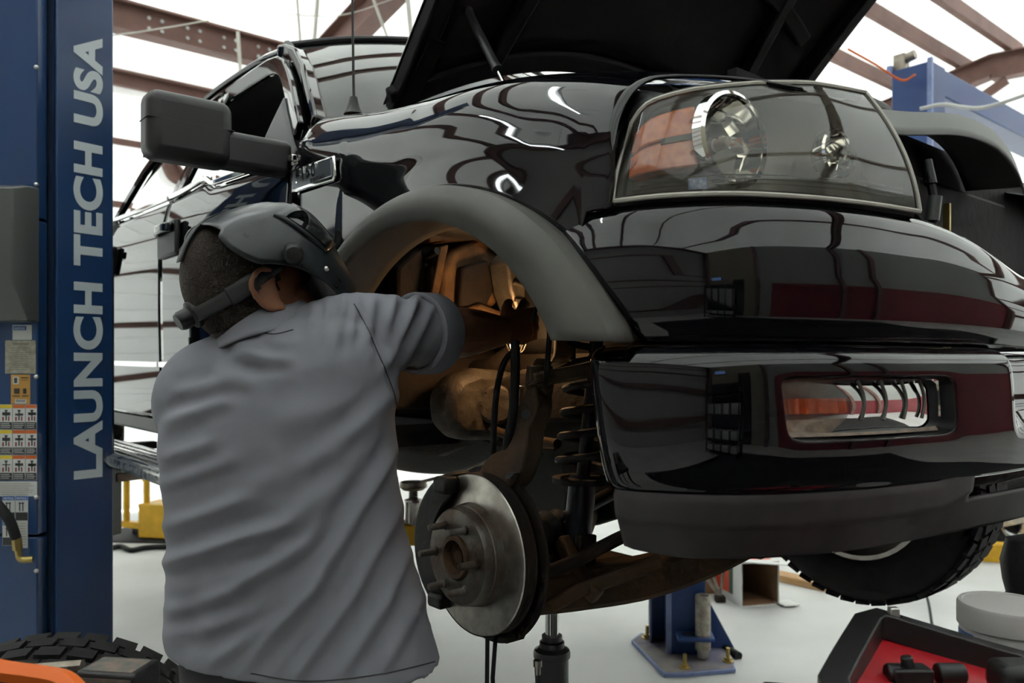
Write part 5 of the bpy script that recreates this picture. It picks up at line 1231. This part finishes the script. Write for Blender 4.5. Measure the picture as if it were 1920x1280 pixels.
# ---- hair cap
h = MB()
def hair_pt(u, v):
    a = 2*math.pi*u; ph = v*math.pi*.64
    d = Vector((math.sin(ph)*math.cos(a), math.sin(ph)*math.sin(a), math.cos(ph)))
    lim = 1.0
    p = Vector((d.x*.106, d.y*.083, d.z*.116)); p.x -= .006
    return p
def hair_skip(u, v):
    a = 2*math.pi*u; front = math.cos(a)
    return v > lerp(1.0, .50, smooth((front+.10)/.9))
h = Open(); h.grid(lambda u, v: HC+HM @ hair_pt(u, v)+HU*.012, 64, 32, skip=hair_skip)
h2 = [hp(-.078, 0, -.035), hp(-.072, 0, -.075), hp(-.066, 0, -.10)]
hair = h.build('hair', M_hair, man, solid=.008, off=-1)
m = MB(); m.ell(hp(-.050, 0, -.058), (.052, .066, .060), HM, 24, 14); m.build('hair_nape', M_hair, man)
# ---- shirt: torso and both short sleeves grown into one surface, then folded
s = MB()
s.loft([ring(1222, 572, 256, 1.43, .158, -.07), ring(1180, 563, 249, 1.43, .158, -.05), ring(1130, 559, 241, 1.43, .155), ring(1000, 543, 222, 1.425, .148), ring(900, 530, 219, 1.42, .142), ring(830, 525, 222, 1.42, .142, .02), ring(760, 529, 220, 1.42, .138, .08), ring(705, 540, 205, 1.42, .13, .20), ring(658, 548, 172, 1.425, .115, .28), ring(628, 548, 126, 1.43, .095, .28), ring(612, 520, 78, 1.43, .072, .2)], 40)
limb(s, [q(560, 672, 1.43), q(640, 640, 1.425), q(700, 628, 1.45), q(750, 624, 1.51), q(796, 625, 1.57)], [(0, .085), (.3, .083), (.55, .076), (.8, .068), (1, .073)], 28, 22)
limb(s, [q(470, 705, 1.43), q(400, 735, 1.42), q(385, 775, 1.47), q(410, 800, 1.56), q(435, 790, 1.63)], [(0, .09), (.3, .095), (.6, .08), (1, .075)], 24, 20)
FOLDS = [  # x0,y0,x1,y1,width,height(mm)
 (618,566,612,640,9,5), (645,563,628,650,9,7), (668,560,655,640,7,5), (738,566,724,655,10,9), (778,566,726,684,10,13), (806,585,745,700,9,8), (700,566,690,640,8,4), (590,575,580,630,8,4),
 (665,566,690,610,3,-3), (690,610,722,690,3,-4), (722,690,742,760,4,-3),
 (430,632,505,682,14,6), (440,668,540,676,10,7), (400,690,470,720,14,5), (335,735,430,715,12,6), (320,790,420,752,12,6),
 (310,860,400,830,14,6), (312,905,430,862,14,5), (318,985,470,935,14,7), (322,1050,520,985,12,10), (330,1085,500,1040,12,-6), (326,1150,430,1110,16,8), (430,1110,560,1025,14,10), (330,1190,470,1150,16,7),
 (470,1235,590,1100,14,10), (590,1100,690,930,12,9), (690,930,735,850,10,7), (400,1240,500,1170,14,8), (560,1262,660,1120,12,8), (660,1120,745,960,12,8), (640,1262,725,1130,12,7), (725,1130,765,1040,10,6), (720,1250,790,1120,12,6),
 (500,1010,640,900,18,5), (560,880,700,790,18,5), (640,820,735,740,14,6), (520,790,640,760,24,4), (745,780,700,880,14,-5), (420,940,520,890,18,4), (350,1215,360,1120,18,-7), (600,1010,690,860,12,-5), (520,1110,620,1000,12,-6)]
FOLDS = [(a, b_, c, d, w, h_*.001) for a, b_, c, d, w, h_ in FOLDS]
def shirt_disp(co, n):
    p = co+PB; x, y = proj(p); out = 0.0
    if n.y < .45:
        for x0, y0, x1, y1, w, hh in FOLDS:
            dx, dy = x1-x0, y1-y0; L2 = dx*dx+dy*dy; t = ((x-x0)*dx+(y-y0)*dy)/L2
            if t < -.35 or t > 1.35: continue
            dd = abs((x-x0)*dy-(y-y0)*dx)/math.sqrt(L2)
            if dd > 3.2*w: continue
            tp = 1.0 if 0 <= t <= 1 else max(0.0, 1-(-t if t < 0 else t-1)/.35)
            tp *= smooth((t+.35)/.6)*smooth((1.35-t)/.6)
            out += hh*1.05*tp*(math.exp(-(dd/w)**2)-.45*math.exp(-((dd-1.9*w)/(1.1*w))**2))
    out += .004*noise.noise(Vector((p.x*5, p.y*5, p.z*5)))+.0014*noise.noise(Vector((p.x*22, p.y*22, p.z*16)))
    return out
shirt = remesh(s, .0055, 10, 'shirt', M_shirt, man, shirt_disp, .5)
m = MB()   # turned-up sleeve hem and stitched hem line, collar
c0 = q(796, 625, 1.57); dirv = (q(796, 625, 1.57)-q(750, 624, 1.51)).normalized()
m = Open(); m.lathe([(.070, -.030), (.0785, -.027), (.0795, .022), (.0785, .026), (.072, .024)], c0, dirv, 36); m.build('sleeve_hem', M_shirt, man, solid=.003)
col_ = Open(); ctr = q(498, 614, 1.425); ax_ = (Vector((-.28, -.12, 1))).normalized(); ux_ = Vector((1, 0, .28)).normalized(); uy_ = ax_.cross(ux_)
def collar(u, v):
    a = math.radians(lerp(70, 380, u)); r = lerp(.100, .072, v); w = lerp(.092, .066, v)
    return ctr+ux_*math.cos(a)*r+uy_*math.sin(a)*w+ax_*(lerp(-.012, .030, v)+.004*math.sin(a*3))
col_.grid(collar, 48, 6); col_.build('collar', M_shirt, man, solid=.006)
from mathutils.bvhtree import BVHTree
bvh = BVHTree.FromPolygons([v.co+PB for v in shirt.data.vertices], [list(p.vertices) for p in shirt.data.polygons])
for pts in ([(664, 570), (676, 592), (690, 618), (706, 655), (722, 692), (738, 735), (744, 760)], [(412, 650), (425, 636), (447, 626), (480, 622), (515, 626), (550, 618)], [(470, 1262), (560, 1276), (650, 1272), (740, 1258), (815, 1240)]):
    P = []
    for px, py in [tuple(v)[:2] for v in crom([(a, b_, 0) for a, b_ in pts], 30)]:
        d = Vector(((px-CX)/FPX, 1, (HY-py)/FPX)).normalized(); hit = bvh.ray_cast(Vector((0, 0, CAMH)), d)
        if hit[0]: P.append(hit[0]-PB+hit[1]*.0004)
    if len(P) > 3:
        m = MB(); m.tube(P, .0011, n=6); m.build('seam', M_trouser, shirt)
# ---- trousers and shoes
t = MB()
t.loft([ring(1130, 560, 205, 1.44, .125), ring(1230, 560, 215, 1.44, .135), ring(1330, 560, 215, 1.44, .135)], 28)
for s_, hx in ((-1, 490), (1, 625)):
    h_ = q(hx, 1290, 1.44); kn_ = Vector((h_.x-.01*s_, h_.y-.02, .50)); an_ = Vector((h_.x+.01*s_, h_.y-.06, .05))
    limb(t, [h_, h_.lerp(kn_, .5), kn_, kn_.lerp(an_, .5), an_], [(0, .125), (.3, .112), (.5, .095), (1, .088)], 22, 16)
def tr_disp(co, n): return .006*noise.noise(Vector((co.x*8, co.y*8, co.z*16)))
remesh(t, .009, 6, 'trousers', M_trouser, man, tr_disp)
for s_, hx in ((-1, 490), (1, 625)):
    h_ = q(hx, 1290, 1.44); an_ = Vector((h_.x+.01*s_, h_.y-.06, .0))
    m = MB(); m.loft([(an_+Vector((0, -.10, .045)), Vector((.036, 0, 0)), Vector((0, 0, .045)), 2.8), (an_+Vector((0, -.03, .05)), Vector((.048, 0, 0)), Vector((0, 0, .05)), 2.8), (an_+Vector((0, .08, .04)), Vector((.052, 0, 0)), Vector((0, 0, .04)), 2.8), (an_+Vector((0, .19, .028)), Vector((.045, 0, 0)), Vector((0, 0, .028)), 2.6)], 20); m.build('work_shoe', M_rubber, man)
# ------------------------------------------------------------------ welding helmet
wh = empty('welding_helmet', HC+PB); tag(wh, 'dark grey welding helmet with black lens worn by the mechanic', 'helmet')
SH = [(0, .018, .018, .136, 178), (.03, .040, .038, .134, 140), (.06, .062, .058, .131, 120), (.14, .103, .090, .118, 108), (.24, .133, .112, .090, 103), (.36, .150, .122, .050, 94), (.48, .158, .124, .008, 80), (.62, .163, .120, -.035, 68), (.76, .164, .110, -.078, 60), (.88, .156, .096, -.112, 56), (1.0, .138, .078, -.142, 54)]
def shell(u, v, off=0.0):
    R = sinterp([(a, b_) for a, b_, *_ in SH], v)+off; W_ = sinterp([(a, c) for a, _, c, *_ in SH], v)+off; hh = sinterp([(a, d) for a, _, _, d, _ in SH], v)
    phm = math.radians(sinterp([(a, e) for a, _, _, _, e in SH], v)); ph = lerp(-phm, phm, u); c, s_ = math.cos(ph), math.sin(ph)
    e = 2.7 if v > .15 else 2.0
    f = math.copysign(abs(c)**(2/e), c)*R; r = math.copysign(abs(s_)**(2/e), s_)*W_
    return HF*f+HR*r+HU*(hh-.004)
m = Open(); m.grid(shell, 56, 40); sh_ = m.build('shell', M_helmet, wh, solid=.004, off=1, ang=60)
# lens: flat black window in a raised frame
LC = HF*.163+HU*.052; LN = (HF*.86+HU*.42).normalized(); LUP = (HU-LN*HU.dot(LN)).normalized(); LM = Matrix((HR, LUP, LN)).transposed()
m = Open(); m.grid(lambda u, v: shell(lerp(.16, .84, u), lerp(.20, .47, v), .002), 30, 10); m.build('lens_frame', M_helmet, wh, solid=.006, off=1)
m = Open(); m.grid(lambda u, v: shell(lerp(.18, .82, u), lerp(.22, .44, v), .0095), 30, 10); m.build('lens', mat('black_welding_glass', (.004,.005,.005), .03, spec=.7), wh)
# hinge knob, rivet, headband, rear ratchet
kc = shell(.95, .40)
kd = (HR*.92-HF*.3).normalized()
m = MB(); m.lathe([(0, .022), (.012, .022), (.016, .018), (.016, .006), (.020, .004), (.020, -.004)], kc-HF*(-.004), kd, 20); m.build('pivot_knob', M_blackpl, wh)
m = MB(); m.ell(shell(.93, .55, .003), (.005, .005, .005)); m.build('rivet', M_screw, wh)
def band(u, v, r=0.0):
    a = math.radians(lerp(20, 340, u)); rr = .109+r; w = .088+r
    return HF*(math.cos(a)*rr-.004)+HR*(math.sin(a)*w)+HU*(lerp(-.012, .012, v)+.014*math.cos(a)+.020)
m = Open(); m.grid(lambda u, v: band(u, v, .004), 60, 3); m.build('headband', M_strap, wh, solid=.003)
m = Open(); m.grid(lambda u, v: band(lerp(.245, .33, u), lerp(-.15, 1.15, v), .007), 16, 3); m.build('headband_clip', M_strap, wh, solid=.003)
m = MB(); m.lathe([(0, .022), (.014, .022), (.017, .016), (.017, .0), (.024, -.004), (.024, -.012)], band(.5, .5, .006), -HF, 22); m.build('ratchet_knob', M_blackpl, wh)
m = Open(); m.grid(lambda u, v: HF*lerp(-.09, .09, u)*.98+HR*lerp(-.012, .012, v)+HU*(.138-.045*(2*u-1)**2), 20, 2); m.build('crown_strap', M_strap, wh, solid=.002)
# ------------------------------------------------------------------ foreground, right: red case with black frame, tub and socket
rc = at(1740, 1150, 1.10)
CZ = CAMH+(HY-1240)/FPX*1.12
cart = empty('tool_cart', (.62, 1.06, 0), math.radians(-10)); tag(cart, 'black wheeled cart under the red tool case at lower right', 'cart')
m = MB(); m.bb((-.24, -.30, CZ-.16), (.42, .30, CZ-.135)); m.build('top_shelf', M_blackpl, cart, bevel=.006)
m = MB(); m.bb((-.24, -.30, .22), (.42, .30, .245)); m.build('lower_shelf', M_blackpl, cart, bevel=.006)
for x in (-.21, .39):
    for y in (-.27, .27):
        m = MB(); m.bb((x-.02, y-.02, .06), (x+.02, y+.02, CZ-.16)); m.build('leg', M_blackpl, cart)
        m = MB(); m.cyl((x-.015, y, .035), (x+.015, y, .035), .035, n=18); m.build('caster', M_rubber, cart)
case = empty('red_tool_case', (0, 0, 0)); tag(case, 'red tool case with black tubular frame at the lower right corner', 'tool case')
def g(px, py, d): return at(px, py, d)
A, B_, C_, D_ = g(1562, 1290, .98), g(1632, 1168, 1.14), g(2080, 1292, 1.10), g(2060, 1420, .92)
m = MB(); zt = -.012
top = [A+Vector((.0, -.03, -.010)), B_+Vector((.0, .005, -.010)), C_+Vector((0, 0, -.010)), D_+Vector((0, 0, -.012))]
bot = [Vector((p.x, p.y, CZ-.135)) for p in top]
m.add(top+bot, [(0,1,2,3)[::-1], (4,5,6,7), (0,1,5,4), (1,2,6,5), (2,3,7,6), (3,0,4,7)]); m.build('lid', M_red, case, bevel=.008)
m = MB(); m.sweep([A+Vector((-.01, -.10, -.03)), A, A.lerp(B_, .35), A.lerp(B_, .93), B_.lerp(C_, .035)+Vector((0, 0, .004)), B_.lerp(C_, .5), C_], .036, .034, up=(0, 0, 1)); m.build('frame_bar', M_blackpl, case, bevel=.010, seg=3)
m = MB(); p = A.lerp(B_, -.06); m.box(p+Vector((-.012, -.01, -.03)), (.045, .05, .07)); m.build('frame_corner', M_blackpl, case, bevel=.012, seg=3)
m = MB(); p = B_.lerp(C_, .10); m.box(p+Vector((0, 0, .024)), (.014, .012, .016)); m.build('frame_screw', M_screw, case, bevel=.002)
# black clamp on the lid
pc = g(1705, 1262, 1.03)
m = MB(); m.box(pc, (.050, .03, .018)); m.cyl(pc+Vector((.035, .0, .0)), pc+Vector((.07, .0, .0)), .013, n=14); m.cyl(pc+Vector((-.03, 0, 0)), pc+Vector((-.012, .0, 0)), .012, n=14); m.cyl(pc, pc+Vector((-.004, .0, .022)), .008, n=10); m.build('latch_knob', M_blackpl, case, bevel=.003)
m = MB(); m.box(g(1915, 1285, 1.0)+Vector((0, 0, .01)), (.07, .05, .04)); m.build('grip_block', M_blackpl, case, bevel=.012, seg=3)
# white tub
tc = g(1890, 1182, 1.20); rt = .068
zl0, zl1, zl2 = 0, CAMH+(HY-1163)/FPX*1.20-.006, CZ-.10
tub_ = empty('plastic_tub', (tc.x, tc.y, zl2)); tag(tub_, 'white plastic tub with grey lid and barcode label at lower right', 'tub')
m = MB(); H0 = zl1-zl2; m.lathe([(0, 0), (rt*.93, 0), (rt*.95, .004), (rt*.95, H0), (0, H0)], (0, 0, 0), (0, 0, 1), 40); m.build('jar', M_tub, tub_, ang=30)
m = MB(); m.lathe([(rt*.95, H0-.004), (rt, H0-.002), (rt, H0+.028), (rt*.97, H0+.032), (rt*.90, H0+.032), (rt*.88, H0+.030), (0, H0+.030)], (0, 0, 0), (0, 0, 1), 48); m.build('lid', M_lid, tub_, ang=30)
def lab(a0, a1, z0, z1, off, mt, nm):
    m = Open(); m.grid(lambda u, v: ((rt*.95+off)*math.cos(math.radians(lerp(a0, a1, u))), (rt*.95+off)*math.sin(math.radians(lerp(a0, a1, u))), lerp(z0, z1, v)), 16, 1); return m.build(nm, mt, tub_)
ang0 = math.degrees(math.atan2(-tc.y, -tc.x))
lab(ang0-88, ang0-42, .0, H0-.010, .0006, M_bink, 'blue_label_panel'); lab(ang0+22, ang0+90, .0, H0-.012, .0006, M_redw, 'red_label_panel')
k = 0; a = ang0-22
bc = Open()
while a < ang0+14:
    w = random.choice((.9, 1.4, 2.2)); bc.grid(lambda u, v, a=a, w=w: ((rt*.95+.0008)*math.cos(math.radians(a+u*w*.7)), (rt*.95+.0008)*math.sin(math.radians(a+u*w*.7)), lerp(H0-.055, H0-.018, v)), 1, 1); a += w*1.25+.9
bc.build('barcode', M_ink, tub_)
# black grease gun head behind the tub
gg = g(1922, 1085, 1.45); gb = empty('grease_gun', (gg.x, gg.y, 0)); tag(gb, 'black rounded tool head standing behind the white tub', 'tool')
m = MB(); z0 = CAMH+(HY-1165)/FPX*1.45; m.lathe([(0, z0-.9), (.05, z0-.9), (.05, z0-.02), (.045, z0+.0), (.058, z0+.01), (.052, z0+.03), (.03, z0+.05), (.036, z0+.075), (.04, z0+.11), (.03, z0+.15), (0, z0+.16)], (0, 0, 0), (0, 0, 1), 28); m.build('body', M_blackpl, gb)
m = MB(); m.lathe([(.05, .0), (.16, .0), (.16, .03), (.05, .05), (.05, z0-.9)], (0, 0, 0), (0, 0, 1), 24); m.build('foot', M_blackpl, gb)
# ------------------------------------------------------------------ behind the camera: mat added to darken bumper and mechanic, shelving mirrored in the bumper
m = tmb(); m.bb((.95, -3.4, .001), (5.2, 3.0, .005)); tag(m.build('added_dark_mat', M_rubber, bevel=.004), 'unseen wide black mat added to darken the lower half of the bumper', 'mat')
shf = empty('storage_shelf', TW(4.4, -3.3, 0), TH); tag(shf, 'black storage shelf mirrored in the left end of the bumper', 'shelf')
for z_ in (.15, .65, 1.15, 1.65):
    m = MB(); m.bb((-.22, -.8, z_-.015), (.22, .8, z_+.015)); m.build('shelf_board', M_blackpl, shf)
for y_ in (-.79, .79):
    for x_ in (-.21, .21):
        m = MB(); m.bb((x_-.015, y_-.015, 0), (x_+.015, y_+.015, 1.9)); m.build('upright', M_blackpl, shf)
m = MB(); m.bb((.2, -.8, .15), (.21, .8, 1.9)); m.build('back_panel', M_blackpl, shf)
bin0 = None
for j in range(3):
    for i in range(4):
        c_ = TW(4.4-.02, -3.3-.57+i*.38, .165+j*.5)
        if bin0 is None:
            m = MB(); m.prism([(-.16, 0), (.16, 0), (.17, .26), (-.18, .26)], -.14, .14, 'y'); bin0 = m.build('storage_bin', M_white, bevel=.012); o = bin0
        else: o = bin0.copy(); COL.objects.link(o)
        o.location = c_; o.rotation_euler = (0, 0, TH); tag(o, 'pale storage bin on the black shelf mirrored in the bumper', 'bin', 'bins on the shelf mirrored in the bumper')
# ------------------------------------------------------------------ foreground, left: tyre, charger, rod, orange hose on a tray
ty = empty('loose_tyre', (-1.02, 1.72, .405), math.radians(14)); tag(ty, 'black tyre standing on the floor at the lower left corner', 'tyre')
m = MB(); ax = (0, -1, 0); c = (0, 0, 0)
m.lathe([(.24, -.10), (.25, -.12), (.30, -.132), (.36, -.125), (.39, -.105), (.400, -.08), (.400, .08), (.39, .105), (.36, .125), (.30, .132), (.25, .12), (.24, .10), (.25, .0), (.24, -.10)], c, ax, 64); m.build('carcass', M_tyre, ty)
tr = MB(); n = 40
for k in range(n):
    a = 2*math.pi*k/n
    for j, (y0, y1) in enumerate(((-.115, -.06), (-.052, .0), (.008, .06), (.068, .115))):
        aa = a+(.5 if j % 2 else 0)*2*math.pi/n; R3 = Matrix.Rotation(-aa, 3, 'Y'); rr = .402 if j in (1, 2) else .396
        tr.box(R3 @ Vector((rr, (y0+y1)/2, 0)), (.014, y1-y0, 2*math.pi*.4/n*.8), R3)
o = tr.build('tread_blocks', M_tyre, ty, sm=False); o['kind'] = 'stuff'
m = MB(); m.lathe([(.245, -.10), (.235, -.11), (.225, -.08), (.21, 0), (.225, .09), (.24, .112), (.246, .10)], c, ax, 40); m.lathe([(0, .03), (.08, .03), (.21, .015), (.21, .0), (0, .0)], c, ax, 30); m.build('steel_rim', M_blackpl, ty)
TZ = .945
tray = empty('utility_tray', (-.66, .93, 0), 0); tag(tray, 'black utility tray table carrying the charger and orange hose at lower left', 'table')
m = MB(); m.bb((-.30, -.22, TZ-.03), (.22, .17, TZ)); m.build('tray_top', M_blackpl, tray, bevel=.006)
for x in (-.27, .19):
    for y in (-.19, .14):
        m = MB(); m.bb((x-.015, y-.015, 0), (x+.015, y+.015, TZ-.03)); m.build('leg', M_blackpl, tray)
ch = empty('battery_charger', (at(222, 684, 1.06).x, 1.06, TZ), math.radians(-8)); tag(ch, 'black battery charger with worn paper label beside the orange hose', 'charger')
hz = CAMH+(HY-1246)/FPX*1.06-TZ
m = MB(); m.bb((-.043, -.03, 0), (.043, .03, hz)); m.build('case', M_blackpl, ch, bevel=.006, seg=3)
m = MB(); m.box((0, -.0305, hz*.5), (.074, .001, hz*.82)); m.box((0, -.002, hz+.0003), (.07, .045, .001)); m.build('paper_label', mat('worn_label', (.09,.10,.09), .6, col2=(.22,.15,.11), vscale=60), ch, sm=False)
m = MB(); m.cyl((-.062, 0, .02), (-.04, 0, .02), .012, n=14); m.cyl((-.075, 0, .02), (-.06, 0, .02), .008, n=12); m.build('terminal', M_screw, ch)
wire('orange_hose', [at(-60, 1244, 1.0), at(10, 1258, 1.0), at(70, 1266, 1.0), at(120, 1277, .99), at(150, 1305, .97)], .0135, M_orange, 'bright orange hose at the very lower left corner', 'hose')
wire('steel_rod', [at(-60, 1262, 1.08), at(60, 1254, 1.08), at(155, 1246, 1.08)], .0075, M_galv, 'grey metal rod lying behind the orange hose', 'rod', sm=0)
# ------------------------------------------------------------------ pieces that came out of one bar loop become parts of their own
SPLIT = {'ball_stud', 'bushing', 'caliper_bracket', 'front_door_frame', 'rear_door_frame', 'hood_frame', 'hood_hinge', 'hood_rib', 'gasket', 'guide_rail', 'hanger', 'step_bracket', 'spring_seat', 'shock_fork', 'sway_bar_link', 'spokes', 'lens_rim', 'moulded_rib', 'marker_lens', 'inside', 'strut', 'sensor_cable', 'windshield_seal', 'red_print', 'green_print', 'worn_edge', 'worn_flange_edge', 'paper_label', 'cage'}
def split_loose(o):
    me = o.data; par = list(range(len(me.vertices)))
    def f(a):
        while par[a] != a: par[a] = par[par[a]]; a = par[a]
        return a
    for p in me.polygons:
        v = p.vertices
        for k in range(1, len(v)): par[f(v[k])] = f(v[0])
    groups = {}
    for p in me.polygons: groups.setdefault(f(p.vertices[0]), []).append(p.index)
    if len(groups) < 2: return
    name = o.name.split('.')[0]; name = {'spokes': 'spoke'}.get(name, name)
    for idx in groups.values():
        vs = sorted({v for i in idx for v in me.polygons[i].vertices}); mp = {v: k for k, v in enumerate(vs)}
        nm = bpy.data.meshes.new(name); nm.from_pydata([me.vertices[v].co[:] for v in vs], [], [[mp[v] for v in me.polygons[i].vertices] for i in idx])
        for m_ in me.materials: nm.materials.append(m_)
        for p, i in zip(nm.polygons, idx): p.use_smooth = me.polygons[i].use_smooth; p.material_index = me.polygons[i].material_index
        try: nm.set_sharp_from_angle(angle=math.radians(40))
        except Exception: pass
        c = o.copy(); c.data = nm; c.name = name; COL.objects.link(c)
        for ch in list(o.children):
            if c is not None: ch.parent = c
    bpy.data.objects.remove(o)
for o in [o for o in S.objects if o.type == 'MESH' and o.name.split('.')[0] in SPLIT]: split_loose(o)
for o in S.objects:
    if o.type == 'MESH' and o.name.split('.')[0] in ('facets',): o['kind'] = 'stuff'
